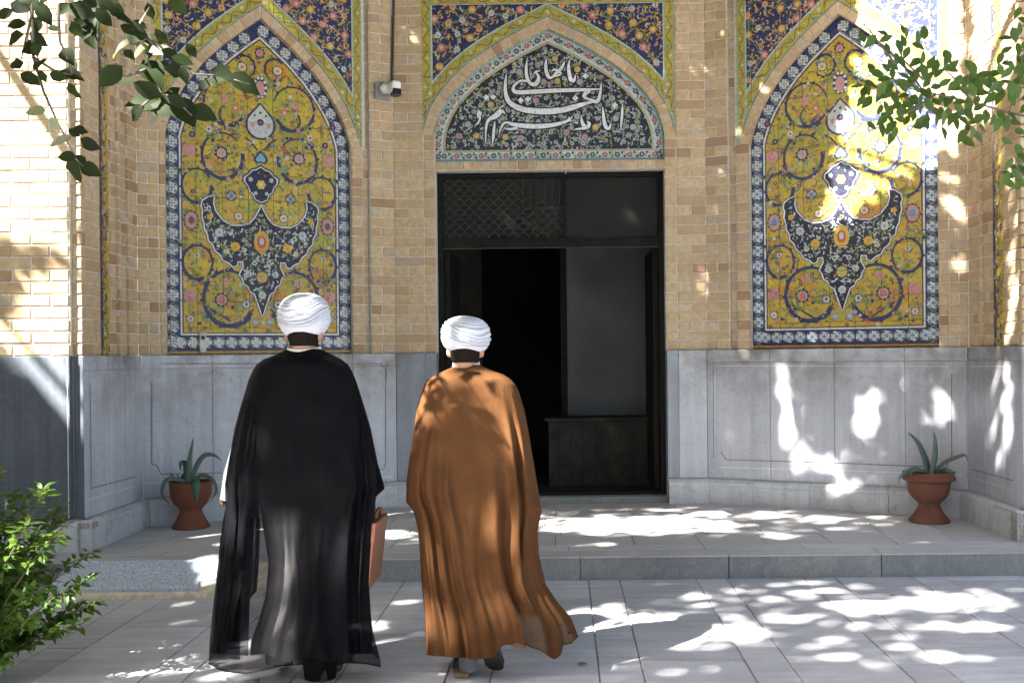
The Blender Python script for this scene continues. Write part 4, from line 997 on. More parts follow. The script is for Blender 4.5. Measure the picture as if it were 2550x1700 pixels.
# ------------------------------------------------------------------ pots and agaves
M['agave'] = m_leaf('agave_leaf', (.075,.13,.10), (.14,.21,.17), .08, .5)
M['agave2'] = m_leaf('agave_leaf_dry', (.10,.11,.085), (.17,.19,.15), .05, .6)
def blade(base, Y, pts, w, dys, mat, parent, tipw=.06, fold=.35):
    P = [at(px, py, Y+dy)-base for (px, py), dy in zip(pts, dys)]
    n = 14; t = np.linspace(0, len(P)-1, n); q = []
    def cr(i, u):
        p0, p1, p2, p3 = P[max(i-1, 0)], P[i], P[min(i+1, len(P)-1)], P[min(i+2, len(P)-1)]
        return .5*((2*p1)+(-p0+p2)*u+(2*p0-5*p1+4*p2-p3)*u*u+(-p0+3*p1-3*p2+p3)*u**3)
    for k in t: i = min(int(k), len(P)-2); q.append(cr(i, k-i))
    v = []; f = []
    for i in range(n):
        tan = (q[min(i+1, n-1)]-q[max(i-1, 0)]).normalized()
        side = tan.cross(Vector((0, -1, .25))); side.normalize()
        nor = side.cross(tan); u = i/(n-1)
        wd = w*.5*(.75+.5*math.sin(min(1, u*2.2)*math.pi*.5))*(1-u**2.2)+w*.5*tipw*(1-u)
        v += [q[i]-side*wd+nor*wd*fold, q[i]+nor*-.004, q[i]+side*wd+nor*wd*fold, q[i]-nor*(.012*(1-u)+.002)]
    for i in range(n-1):
        a, b = 4*i, 4*i+4
        f += [(a, a+1, b+1, b), (a+1, a+2, b+2, b+1), (a+2, a+3, b+3, b+2), (a+3, a, b, b+3)]
    mb = MB(); mb.add(v, f); mb.obj('leaf', mat, parent, True)
def planter(base_px, prof_px, lip, mat, blades, plabel, alabel, dry):
    b = onz(*base_px, ZP); Y = b.y; s = F/Y; y0 = base_px[1]
    po = empty('plant_pot', b, label=plabel, cat='pot')
    prof = [(w/2/s, (y0-y)/s) for w, y in prof_px]
    out = [(.001, .004)]+prof; rim = prof[-1]
    inner = [(rim[0]-.012, rim[1]), (rim[0]-.016, rim[1]-.03), (.001, rim[1]-.03)]
    body = MB().lathe(out[:-1]+[rim]+inner[:2], 40)
    # flutes on the foot
    vv = []
    for x, y, z in body.v:
        r = math.hypot(x, y); a = math.atan2(y, x); k = 1+(.035*math.cos(a*20) if z < prof[3][1]*.85 and z > .012 else 0); vv.append((x*k, y*k, z))
    body.v = vv; body.obj('body', mat, po, True)
    if lip: MB().lathe([(rim[0]*.86, rim[1]-.075), (rim[0]*1.0, rim[1]-.062), (rim[0]*1.02, rim[1]-.055), (rim[0]*.90, rim[1]+.002), (rim[0]*.82, rim[1]+.002), (rim[0]*.80, rim[1]-.02)], 40).obj('rim', M['terra2'], po, True)
    MB().lathe([(rim[0]*.97 if not lip else rim[0]*.84, rim[1]-.028), (.08, rim[1]-.018), (.001, rim[1]-.012)], 24).obj('soil', M['soil'], po, True)
    ag = empty('agave', b+Vector((0, 0, rim[1]-.02)), label=alabel, cat='plant')
    for pts, w, dys, kk in blades: blade(ag.location, Y, pts, w*.86/s, dys, M['agave2' if kk else 'agave'], ag)
planter((476, 1313), [(90, 1313), (88, 1309), (66, 1290), (55, 1275), (53, 1270), (60, 1262), (80, 1252), (94, 1238), (100, 1222), (103, 1200), (104, 1197)], False, M['terra'],
    [([(469, 1200), (473, 1146), (482, 1088)], 15, (0, 0, 0), 0), ([(475, 1198), (493, 1155), (512, 1133), (535, 1134), (552, 1147)], 14, (0, -.02, -.05, -.09, -.12), 0), ([(465, 1200), (464, 1160), (455, 1152), (450, 1158), (451, 1174)], 16, (.02, .02, .0, -.04, -.06), 0),
     ([(482, 1198), (488, 1200), (490, 1228), (489, 1254)], 25, (-.1, -.2, -.23, -.22), 0), ([(460, 1198), (425, 1192), (408, 1206), (405, 1232), (424, 1256)], 13, (0, -.05, -.08, -.1, -.1), 0), ([(480, 1198), (503, 1183), (530, 1194), (539, 1222), (520, 1252)], 11, (0, -.06, -.1, -.12, -.1), 1),
     ([(450, 1198), (440, 1190), (414, 1176)], 5, (0, .02, .03), 1), ([(455, 1198), (438, 1178)], 4, (.05, .08), 1), ([(448, 1200), (432, 1186), (424, 1172)], 4, (.05, .08, .1), 1), ([(455, 1200), (462, 1184), (478, 1190)], 16, (.1, .06, 0), 1)],
    'terracotta goblet pot with plain rim in the shaded corner, agave leaves drooping over it', 'agave with a curled stub and long drooping leaves in the plain-rimmed pot', 0)
planter((2314, 1298), [(98, 1298), (96, 1293), (70, 1277), (54, 1262), (50, 1255), (58, 1248), (80, 1239), (96, 1226), (101, 1208), (104, 1188), (126, 1174)], True, M['terra2'],
    [([(2313, 1178), (2303, 1142), (2284, 1100), (2260, 1076)], 16, (0, 0, .02, .02), 0), ([(2318, 1180), (2327, 1138), (2328, 1100), (2325, 1074)], 15, (-.03, -.03, -.02, 0), 0), ([(2324, 1176), (2353, 1150), (2388, 1136), (2404, 1134), (2411, 1152)], 10, (0, -.02, -.05, -.07, -.08), 1),
     ([(2305, 1176), (2280, 1167), (2257, 1174), (2244, 1184), (2236, 1200)], 11, (0, -.06, -.12, -.14, -.15), 0), ([(2330, 1176), (2357, 1170), (2373, 1180), (2373, 1195)], 11, (0, -.08, -.12, -.12), 0), ([(2310, 1176), (2290, 1170), (2270, 1174), (2268, 1190)], 10, (-.05, -.12, -.2, -.21), 0), ([(2316, 1178), (2308, 1160), (2304, 1156)], 7, (.05, .06, .06), 1)],
    'dusty terracotta urn pot with a broad flared lip by the pale marble corner', 'agave with two upright blue-green leaves in the flared-lip urn pot', 1)
# ------------------------------------------------------------------ people
M['skin'] = plain('skin', (.27,.145,.095), .6, .2, .12, 20, .08)
M['hair'] = plain('dark_hair', (.009,.0065,.005), .9, .05, .4, 90, .6)
M['turban'] = m_cloth('white_turban_cloth', (.40,.415,.455), .8, None, .06, .03, 0.0)
M['cream_cloth'] = m_cloth('cream_collar', (.62,.58,.48), .85)
M['white_shirt'] = m_cloth('white_shirt', (.78,.78,.78), .85, None, .15, .04)
M['black_cloth'] = m_cloth('black_sheer_cloth', (.0035,.0035,.0045), .6, (.72,.72,.76,1), .05, .25, .0)
M['brown_cloth'] = m_cloth('brown_wool_cloth', (.076,.0345,.0145), .85, (.95,.70,.50,1), .12, .14, .0)
M['grey_cloth'] = m_cloth('charcoal_cloth', (.26,.255,.235), .85, None, 0, .2, 0)
M['tan_cloth'] = m_cloth('tan_lining', (.30,.20,.12), .85)
M['black_trouser'] = m_cloth('black_trousers', (.012,.012,.013), .85)
M['sock'] = m_cloth('grey_sock', (.22,.22,.24), .9)
M['shoe'] = plain('black_shoe_leather', (.014,.013,.012), .4, .45, .3, 30, .1); M['sole'] = plain('rubber_sole', (.045,.042,.04), .8, .2, .3, 20, .3); M['tan_sole'] = plain('tan_shoe_edge', (.17,.11,.06), .6, .3, .2, 20, .1)
M['case'] = plain('brown_leather_case', (.20,.072,.032), .5, .4, .2, 10, .12)
class Man:
    def __init__(s, px, Y, label):
        s.Y = Y; s.base = Vector((at(px, 1400, Y).x, Y, 0)); s.e = empty('person', s.base, label=label, cat='person'); s.s = F/Y
    def q(s, px, py, dy=0.0): return at(px, py, s.Y+dy)-s.base
def sstep(a, b, x):
    t = np.clip((x-a)/(b-a), 0, 1); return t*t*(3-2*t)
def drape(man, name, rows, mat, folds, hem, ry=.62, front=.9, weave=None, nu=150, nv=120, thick=.0, yc=0.0, flat=2.4, wob=.006, seed=1, depthmax=.24, sway=None):
    """cloth hung round a body; rows (py, left, right) from the top; hem(u)->py; u=-1..1 across the back"""
    py = np.array([r[0] for r in rows], float); L = np.array([r[1] for r in rows], float); Rr = np.array([r[2] for r in rows], float)
    th = np.linspace(-math.pi-front, front, nu)              # -pi/2 = back, towards the camera
    rr = np.random.default_rng(seed); ph = rr.uniform(0, 6.28, 8)
    V = np.zeros((nv, nu, 3)); WV = np.ones((nv, nu))
    ys_ = np.arange(py[0], py[-1]+1, 4.0); kk = np.exp(-(np.arange(-18, 19)/9.0)**2); kk /= kk.sum(); top_ = sstep(py[0]+40, py[0]+160, ys_)
    def smo(q):
        b_ = np.interp(ys_, py, q); g_ = np.convolve(np.pad(b_, 18, 'edge'), kk, 'valid'); return b_*(1-top_)+g_*top_
    Ls_, Rs_ = smo(L), smo(Rr)
    for j in range(nu):
        c, sn = math.cos(th[j]), math.sin(th[j]); u = math.copysign(abs(c)**(2/flat), c); b = math.copysign(abs(sn)**(2/flat), sn)
        hp = hem(u) if sn < 0 else hem(u)-6
        t = np.linspace(0, 1, nv); t = .35*t*t+.65*t; y = py[0]+(hp-py[0])*t
        l = np.interp(y, py, L); r = np.interp(y, py, Rr); k6 = abs(u)**7; sm_ = lambda q: np.interp(y, ys_, q); ls = sm_(Ls_); rs = sm_(Rs_)
        l = l*k6+ls*(1-k6); r = r*k6+rs*(1-k6); cx = (l+r)/2; hw = (r-l)/2
        hwm = (rs-ls)/2/man.s; dpt = np.minimum(hwm*ry+.015, depthmax)
        X = cx+hw*u; D = yc+b*dpt
        f = np.zeros(nv); tn = (y-py[0])/(rows[-1][0]-py[0])
        for (u0, u1, amp, wid, v0, v1) in folds:
            uc = u0+(u1-u0)*np.clip((tn-v0)/max(1e-3, (v1-v0)), 0, 1.2)+.022*np.sin(tn*7+u0*23)+.012*np.sin(tn*15+u0*41); k = sstep(v0, min(1, v0+.25), tn)*(1-.0*tn)
            d = (u-uc)/(wid*(.75+.5*np.sin(tn*5+u1*31)**2)); f += amp*k*(.7+.5*np.sin(tn*4+u0*17))*np.exp(-d*d)*(1.0 if sn < 0 else .4)
        f += wob*np.sin(u*9+ph[0]+tn*2.0+1.3*math.sin(u*4+ph[3]))*sstep(.1, .5, tn)+wob*.8*np.sin(u*17+ph[1]-tn*3+1.5*np.sin(u*6+tn*5+ph[4]))*sstep(.25, .8, tn)+wob*.55*np.sin(u*29+ph[2]+tn*6+2*np.sin(u*9-tn*7+ph[5]))*sstep(.35, 1, tn)+wob*.35*np.sin(u*11+tn*26+2*np.sin(u*13+ph[6]))*sstep(.1, .4, tn)*np.sin(tn*9+u*7)
        n = np.stack([np.full(nv, u*.8), np.full(nv, -1.0 if sn < 0 else 1.0), ], 1)
        for i in range(nv):
            dd = D[i]-f[i]*(1 if sn < 0 else -1)*(abs(b)**.5); p = man.q(X[i], y[i], dd if sn < 0 else 0.0)
            V[i, j] = (p.x+f[i]*u*.35, p.y if sn < 0 else p.y+dd, p.z)
            if weave: WV[i, j] = weave(u, y[i], sn < 0, hp)
    f = []
    for i in range(nv-1):
        for j in range(nu-1): a = i*nu+j; f.append((a, a+nu, a+nu+1, a+1))
    me = mk(V.reshape(-1, 3).tolist(), f, mat, True)
    if weave is not None or mat in (M['black_cloth'], M['brown_cloth']):
        at_ = me.attributes.new('weave', 'FLOAT', 'POINT'); at_.data.foreach_set('value', WV.astype(np.float32).ravel())
    return link(name, me, man.e)
def turban(man, px, py, rx, rz, tilt, n_fold, seed, name='turban'):
    c = man.q(px, py); s = man.s; rx /= s; rz /= s; ry = rx*1.12; nu, nv = 120, 90; V = []; f = []; rr = random.Random(seed)
    for i in range(nv):
        v = i/(nv-1); la = -math.pi*.43+v*math.pi*.925
        for j in range(nu):
            lo = 2*math.pi*j/nu; ex = 2.35
            cl = abs(math.cos(la))**(2/ex); sl = math.copysign(abs(math.sin(la))**(2/ex), math.sin(la))
            x, y, z = rx*cl*math.cos(lo), ry*cl*math.sin(lo), rz*sl
            back = max(0, -math.sin(lo))
            # overlapping wraps run obliquely round the head, a plain band below
            h = (z/rz)+tilt*(x/rx)-.40*(x/rx)**2*(1 if math.sin(lo) < 0 else .2)+.05*math.sin(lo*2+seed)
            hh = h+.07*math.sin(h*6.3+seed)+.05*math.sin(lo*2.0+h*4+seed*2)+.02*math.sin(lo*7+seed); k = (hh*n_fold) % 1.0; amp_ = .55+.6*abs(math.sin(math.floor(hh*n_fold)*2.3+seed))
            w = sstep(-.60, -.50, h)*(1-sstep(.78, 1.0, z/rz))
            d = ((.011*(k**1.4)-.004))*w*amp_-.002*(1-w)*(z/rz < -.35)
            m = 1+d/rx; top = sstep(.72, .98, z/rz)
            V.append((c.x+x*m, c.y+.01+y*m, c.z+z*(1+.02*float(top)*math.sin(lo*2))-.0*x))
    for i in range(nv-1):
        for j in range(nu): a = i*nu+j; b = i*nu+(j+1) % nu; f.append((a, b, b+nu, a+nu))
    f.append(tuple(range(nu))[::-1]); f.append(tuple((nv-1)*nu+j for j in range(nu)))
    R_ = Matrix.Rotation(.05 if seed == 8 else -.08, 4, 'Y'); V = [tuple(c+R_ @ (Vector(p)-c)) for p in V]
    return link(name, mk(V, f, M['turban'], True), man.e)
def ball(b, c, r, rot=None):
    m = Matrix.Translation(c) @ (rot.to_4x4() if rot else Matrix()) @ Matrix.Diagonal((*r, 1)); bmesh.ops.create_icosphere(b, subdivisions=3, radius=1.0, matrix=m)
def limb(b, pts, rad):
    for (p, q), (r0, r1) in zip(zip(pts[:-1], pts[1:]), zip(rad[:-1], rad[1:])):
        p, q = Vector(p), Vector(q); n = max(2, int((q-p).length/.02))
        for i in range(n+1): t = i/n; r = r0+(r1-r0)*t; bmesh.ops.create_icosphere(b, subdivisions=2, radius=r, matrix=Matrix.Translation(p.lerp(q, t)))
def body(man, head, hw, shoulder_z, shx, hands, feet, mat):
    """one continuous figure: head, neck, trunk, arms with hands, legs; faces away (+Y)"""
    b = bmesh.new(); hz = head
    ball(b, hz, (hw*.86, hw*1.12, hw*1.32)); ball(b, hz+Vector((0, hw*.35, -hw*.72)), (hw*.62, hw*.7, hw*.55))       # skull, jaw
    ball(b, hz+Vector((0, hw*1.16, -hw*.12)), (hw*.17, hw*.3, hw*.34)); ball(b, hz+Vector((0, hw*1.0, -hw*.72)), (hw*.36, hw*.14, hw*.13)); ball(b, hz+Vector((0, hw*.98, hw*.2)), (hw*.62, hw*.14, hw*.12))   # nose, mouth, brow
    for s in (-1, 1): ball(b, hz+Vector((s*hw*.94, -hw*.02, -hw*.18)), (hw*.13, hw*.24, hw*.36), Matrix.Rotation(s*.35, 3, 'Z'))
    nb = Vector((hz.x*.6, -.01, shoulder_z+.03)); limb(b, [hz+Vector((0, -hw*.22, -hw*.5)), nb, (nb.x*.6, 0, shoulder_z-.06)], [hw*.66, hw*.64, hw*.8])
    zs = shoulder_z
    limb(b, [(-shx, 0, zs-.05), (shx, 0, zs-.05)], [.06, .06]); limb(b, [(0, 0, zs-.12), (0, .0, zs-.30), (0, 0, .98)], [.13, .135, .13])
    for s in (-1, 1): limb(b, [(s*.10, 0, zs-.14), (s*.085, 0, 1.0)], [.10, .10])
    for s, (el, wr) in zip((-1, 1), hands):
        sh_ = Vector((s*shx, 0, zs-.06)); el, wr = Vector(el), Vector(wr); limb(b, [sh_, el, wr], [.056, .043, .03])
        d = (wr-el).normalized(); up_ = Vector((-s, 0, 0)); sd = d.cross(Vector((1, 0, 0))).normalized()
        ball(b, wr+d*.05, (.018, .042, .055)); 
        for k in range(4):
            f0 = wr+d*.09+sd*(k-1.5)*.019; ln = (.062, .075, .07, .055)[k]; limb(b, [f0, f0+d*ln*.5, f0+d*ln*.9+up_*.02], [.0095, .009, .008])
        f0 = wr+d*.03+sd*-.04; limb(b, [f0, f0+d*.03-sd*.02, f0+d*.06-sd*.018+up_*.01], [.011, .010, .009])
    for s, (kn, an) in zip((-1, 1), feet): limb(b, [(s*.09, 0, .95), kn, an], [.095, .055, .032])
    me = bpy.data.meshes.new('body'); b.to_mesh(me); b.free(); o = bpy.data.objects.new('body', me); COL.objects.link(o)
    rm = o.modifiers.new('r', 'REMESH'); rm.mode = 'VOXEL'; rm.voxel_size = .0085; sm = o.modifiers.new('s', 'SMOOTH'); sm.factor = .5; sm.iterations = 3
    dg = bpy.context.evaluated_depsgraph_get(); m2 = bpy.data.meshes.new_from_object(o.evaluated_get(dg)); o.modifiers.clear(); o.data = m2
    m2.materials.clear(); m2.materials.append(mat); m2.shade_smooth(); o.parent = man.e
    for s in (-1, 1): mb = MB(); bm_ = bmesh.new(); bmesh.ops.create_icosphere(bm_, subdivisions=2, radius=hw*.13, matrix=Matrix.Translation(hz+Vector((s*hw*.36, hw*.98, hw*.02)))); me = bpy.data.meshes.new('e'); bm_.to_mesh(me); bm_.free(); me.materials.append(M['white_plastic']); link('eye', me, man.e)
    return o
def hair(man, hz, hw):
    V = []; f = []; nu, nv = 40, 16
    for i in range(nv):
        for j in range(nu):
            lo = -math.pi+math.pi*j/(nu-1); la = .35-.98*i/(nv-1); k = 1.02+.012*math.sin(j*7.1+i*3.3)
            V.append((hz.x+hw*.875*k*math.cos(la)*math.cos(lo), hz.y+hw*1.13*k*math.cos(la)*math.sin(lo), hz.z+hw*1.33*math.sin(la)))
    for i in range(nv-1):
        for j in range(nu-1): a = i*nu+j; f.append((a, a+1, a+nu+1, a+nu))
    link('hair', mk(V, f, M['hair'], True), man.e)
    mb = MB(); bm_ = bmesh.new(); ball(bm_, hz+Vector((0, hw*.40, -hw*.80)), (hw*.68, hw*.76, hw*.56)); me = bpy.data.meshes.new('b'); bm_.to_mesh(me); bm_.free(); me.materials.append(M['hair']); me.shade_smooth(); link('beard', me, man.e)
def shoe(man, heel, pitch, yaw, L=.285, upper='shoe', sole='sole', mule=False):
    e_ = MB(); u_ = MB(); n = 20
    out = [(.0, .028), (.02, .034), (.08, .036), (.15, .042), (.21, .047), (.255, .038), (.28, .018), (.285, 0)]
    ring = [(w, y) for y, w in out]+[(-w, y) for y, w in out[::-1][1:]]
    m = len(ring); e_.add([(x, y, 0) for x, y in ring]+[(x*1.02, y, .024) for x, y in ring], [tuple(range(m))[::-1], tuple(range(m, 2*m))]+[(i, (i+1) % m, m+(i+1) % m, m+i) for i in range(m)])
    secs = [(-.004, .030, .085), (.03, .036, .095), (.08, .037, .10), (.12, .040, .085), (.17, .044, .065), (.22, .044, .05), (.26, .032, .042), (.284, .006, .03)]
    if mule: secs = [(.10, .040, .075), (.13, .042, .08), (.17, .045, .068), (.22, .045, .052), (.26, .033, .043), (.284, .006, .03)]
    V = []; f = []; k = 12
    for y, w, h in secs:
        for i in range(k+1): a = math.pi*i/k; V.append((w*math.cos(a)*1.03, y, .022+(h-.022)*math.sin(a)**.7))
    for i in range(len(secs)-1):
        for j in range(k): a = i*(k+1)+j; f.append((a, a+1, a+k+2, a+k+1))
    f.append(tuple(range(k+1)))
    u_.add(V, f)
    T = Matrix.Translation(heel) @ Matrix.Rotation(yaw, 4, 'Z') @ Matrix.Rotation(pitch, 4, 'X')
    for nm, mb, mt in (('shoe_sole', e_, sole), ('shoe_upper', u_, upper)):
        mb.v = [tuple(T @ Vector(v)) for v in mb.v]; mb.obj(nm, M[mt], man.e, nm == 'shoe_upper')
def collar(man, px0, px1, py0, py1, mat):
    a = man.q((px0+px1)/2, py0); w = (px1-px0)/2/man.s; h = (py1-py0)/man.s; V = []; f = []; n = 40
    for k, (dz, g) in enumerate(((-h, 1.12), (0, 1.0), (0, .93), (-h*.8, .96))):
        for j in range(n): t = 2*math.pi*j/n; V.append((a.x+w*g*math.cos(t), a.y+.005+w*1.02*g*math.sin(t), a.z+dz-.012*math.sin(t)*-1))
    for i in range(3):
        for j in range(n): f.append((i*n+j, i*n+(j+1) % n, (i+1)*n+(j+1) % n, (i+1)*n+j))
    link('collar', mk(V, f, mat, True), man.e)

# --- the taller man in black
A_ = Man(757, 4.97, 'man in a sheer black cloak and white turban walking with a brown case')
hA = A_.q(757, 826); 
body(A_, hA, .088, 1.50, .165, [((-.25, .02, 1.20), (-.355, .03, .98)), ((.27, .0, 1.18), (.315, .02, .93))], [((-.10, .02, .52), (-.118, -.0, .16)), ((.085, .10, .52), (.075, .03, .08))], M['skin'])
hair(A_, hA, .088); turban(A_, 756, 788, 64, 58, -.12, 6.5, 3)
collar(A_, 716, 797, 863, 882, M['cream_cloth'])
drape(A_, 'inner_robe', [(884, 715, 798), (905, 660, 845), (950, 645, 865), (1100, 640, 866), (1290, 652, 866), (1400, 668, 860), (1480, 662, 862), (1540, 645, 862), (1600, 624, 858), (1650, 622, 854)], M['grey_cloth'],
      [(-.6, -.2, .035, .10, .35, 1), (-.2, -.5, .04, .08, .45, 1), (.0, .1, .03, .09, .4, 1), (.35, .3, .03, .1, .4, 1), (-.4, .1, .03, .06, .55, 1), (.1, -.2, .025, .05, .55, 1), (.6, .6, .03, .1, .5, 1)],
      lambda u: 1640-22*max(0, -u-.4)-6*math.sin(u*7), .55, 1.5, None, 130, 90, 0, .0, 2.2, .008, 5, .17)
def wvA(u, y, back, hp):
    t = sstep(1240, 1330, y); o = 1-.05*t
    o -= t*.68*float(sstep(-.72, -.58, u)*(1-sstep(-.08, .06, u)))
    o -= .30*float(sstep(1590, 1640, y))*float(1-sstep(-.75, -.6, u)); o -= .26*float(sstep(1470, 1560, y))*float(sstep(.62, .75, u))
    if hp-y < 5: o = 1.0
    if y > 1295 and not back: o = .5
    return float(np.clip(o, .3, 1))
rowsA = [(868, 720, 794), (872, 708, 806), (882, 690, 824), (894, 657, 849), (908, 638, 866), (925, 628, 876), (946, 619, 885), (1016, 598, 907), (1068, 584, 922), (1156, 567, 940), (1200, 560, 953), (1217, 562, 958), (1238, 567, 936), (1296, 556, 931), (1360, 547, 926), (1455, 538, 919), (1519, 531, 922), (1583, 525, 931), (1660, 521, 951)]
hemA = lambda u: float(np.interp(u, [-1, -.8, -.6, -.35, -.1, .1, .45, .6, .8, 1], [1652, 1672, 1677, 1668, 1656, 1654, 1658, 1650, 1652, 1660]))
drape(A_, 'cloak', rowsA, M['black_cloth'], [(-.72, -.62, .045, .07, .22, 1), (-.55, -.52, -.035, .06, .3, 1), (-.88, -.85, .03, .06, .3, 1), (-.35, -.28, .02, .06, .4, 1), (.12, .1, .03, .08, .35, 1), (.5, .46, -.03, .06, .4, 1), (.66, .64, .04, .07, .25, 1), (.85, .82, .025, .05, .3, 1), (.3, .3, .02, .06, .45, 1), (-.1, -.12, .015, .05, .5, 1), (.0, .0, -.012, .12, .03, .2)],
      hemA, .55, .75, wvA, 170, 150, 0, -.005, 2.3, .006, 2, .23)
# hanging sleeve panels over the cloak
def panel(man, name, left, right, mat, yback, folds, seed, weave=1.0, nu=40, nv=70):
    """strip of cloth between two traced edges [(px,py)...]"""
    V = []; f = []; WV = []; rr = np.random.default_rng(seed); ph = rr.uniform(0, 6.28, 4); tl = np.linspace(0, 1, len(left)); tr = np.linspace(0, 1, len(right))
    for i in range(nv):
        t = i/(nv-1); l = (np.interp(t, tl, [p[0] for p in left]), np.interp(t, tl, [p[1] for p in left])); r = (np.interp(t, tr, [p[0] for p in right]), np.interp(t, tr, [p[1] for p in right]))
        for j in range(nu):
            u = j/(nu-1); d = yback(u, t)
            for (u0, u1, amp, wid) in folds: d -= amp*math.exp(-((u-(u0+(u1-u0)*t))/wid)**2)*min(1, t*2.5)
            d += .004*math.sin(u*14+ph[0]+t*3)*t
            p = man.q(l[0]+(r[0]-l[0])*u, l[1]+(r[1]-l[1])*u, d); V.append(tuple(p)); WV.append(weave if callable(weave) is False else weave(u, t))
    for i in range(nv-1):
        for j in range(nu-1): a = i*nu+j; f.append((a, a+nu, a+nu+1, a+1))
    me = mk(V, f, mat, True); q = me.attributes.new('weave', 'FLOAT', 'POINT'); q.data.foreach_set('value', np.array(WV, np.float32)); return link(name, me, man.e)
panel(A_, 'sleeve', [(640, 925), (600, 1020), (575, 1130), (560, 1205), (562, 1300), (550, 1380), (540, 1480), (528, 1580), (522, 1625)], [(662, 935), (648, 1030), (640, 1130), (640, 1230), (648, 1300), (646, 1380), (640, 1470), (622, 1490), (618, 1632)], M['black_cloth'], lambda u, t: -.03-.10*math.sin(math.pi*(.18+.5*u))*min(1, t*4)-.02-.05*u, [(.25, .3, .03, .10), (.6, .55, .035, .10), (.85, .9, .02, .06)], 4, lambda u, t: .93-.35*max(0, t-.9)*10*(u > .45))
panel(A_, 'sleeve', [(868, 960), (880, 1080), (872, 1230), (860, 1380), (853, 1500), (852, 1560), (862, 1628)], [(884, 950), (920, 1080), (940, 1200), (930, 1296), (919, 1455), (926, 1560), (926, 1626)], M['black_cloth'], lambda u, t: -.05-.12*math.sin(math.pi*(.85-.5*u))*min(1, t*4), [(.3, .35, .03, .10), (.65, .6, .03, .10)], 6, .95)
MB().tube([A_.q(628, 1060, .0), A_.q(605, 1110, .0), A_.q(583, 1180, .0), A_.q(573, 1244, -.0)], [.055, .052, .05, .048], 16, False).obj('shirt_sleeve', M['white_shirt'], A_.e, True)
MB().tube([A_.q(795, 1560, .02), A_.q(797, 1640, .01), A_.q(798, 1690, .03)], [.09, .085, .075], 16, False).obj('trouser_leg', M['black_trouser'], A_.e, True)
MB().tube([A_.q(700, 1560, .02), A_.q(698, 1620, .0), A_.q(694, 1655, -.02)], [.075, .07, .06], 16, False).obj('trouser_leg', M['grey_cloth'], A_.e, True)
shoe(A_, Vector((.082, -.05, 0)), 0, -.08); shoe(A_, Vector((-.12, -.06, .105)), -.37, .12)
# --- his case
cs = empty('leather_case', A_.base+A_.q(928, 1370, .02), .0, label='flat brown leather case carried at the side of the man in black', cat='case')
c0 = A_.q(928, 1370, .02)
def cp(px, py): v = A_.q(px, py, .02)-c0; return v
z0, z1 = cp(930, 1452).z, cp(930, 1288).z
mb = MB(); mb.box(-.024, .024, -.18, .16, z0, z1, .010); mb.v = [(x+(z-z0)*.12-.012+.0, y, z) for x, y, z in mb.v]; mb.obj('case_body', M['case'], cs)
mb = MB(); mb.box(-.026, .026, -.182, .02, z1-.10, z1+.004, .010); mb.v = [(x+(z-z0)*.12-.012, y, z) for x, y, z in mb.v]; mb.obj('flap', M['case'], cs)
mb = MB(); mb.tube([(.0, -.07, z1-.01), (.0, -.065, z1+.035), (.0, .0, z1+.045), (.0, .065, z1+.035), (.0, .07, z1-.01)], .008, 8); mb.v = [(x+(z-z0)*.12-.012, y, z) for x, y, z in mb.v]; mb.obj('handle', M['case'], cs, True)

# --- the shorter man in brown
B_ = Man(1162, 5.02, 'man in a brown wool cloak and white turban walking towards the doorway')
hB = B_.q(1159, 868)
body(B_, hB, .086, 1.40, .155, [((-.205, .03, 1.10), (-.16, .16, .88)), ((.205, .03, 1.10), (.16, .16, .88))], [((-.04, .08, .48), (.002, .0, .08)), ((.11, .06, .48), (.13, -.16, .17))], M['skin'])
hair(B_, hB, .086); turban(B_, 1159, 836, 61, 49, .32, 6.0, 8)
collar(B_, 1128, 1194, 902, 922, M['cream_cloth'])
def wvB(u, y, back, hp):
    o = 1-.45*float(sstep(1505, 1560, y))*float(sstep(.16, .3, u)*(1-sstep(.50, .62, u)))-.40*float(sstep(1530, 1580, y))*float(sstep(.78, .83, u)*(1-sstep(.9, .95, u)))
    if hp-y < 6: o = 1.0
    return float(np.clip(o, .3, 1))
rowsB = [(908, 1136, 1196), (914, 1126, 1208), (922, 1108, 1226), (932, 1084, 1254), (944, 1067, 1272), (957, 1057, 1284), (975, 1050, 1292), (1021, 1037, 1306), (1085, 1028, 1318), (1133, 1021, 1326), (1196, 1012, 1337), (1250, 1011, 1346), (1268, 1027, 1350), (1287, 1033, 1346), (1321, 1040, 1340), (1380, 1046, 1343), (1455, 1050, 1361), (1503, 1055, 1392), (1540, 1058, 1424), (1583, 1060, 1441), (1640, 1061, 1446)]
hemB = lambda u: float(np.interp(u, [-1, -.6, -.4, -.3, -.12, .0, .2, .4, .55, .66, .74, .8, .9, 1], [1630, 1636, 1640, 1640, 1636, 1606, 1600, 1612, 1628, 1641, 1630, 1606, 1600, 1585]))
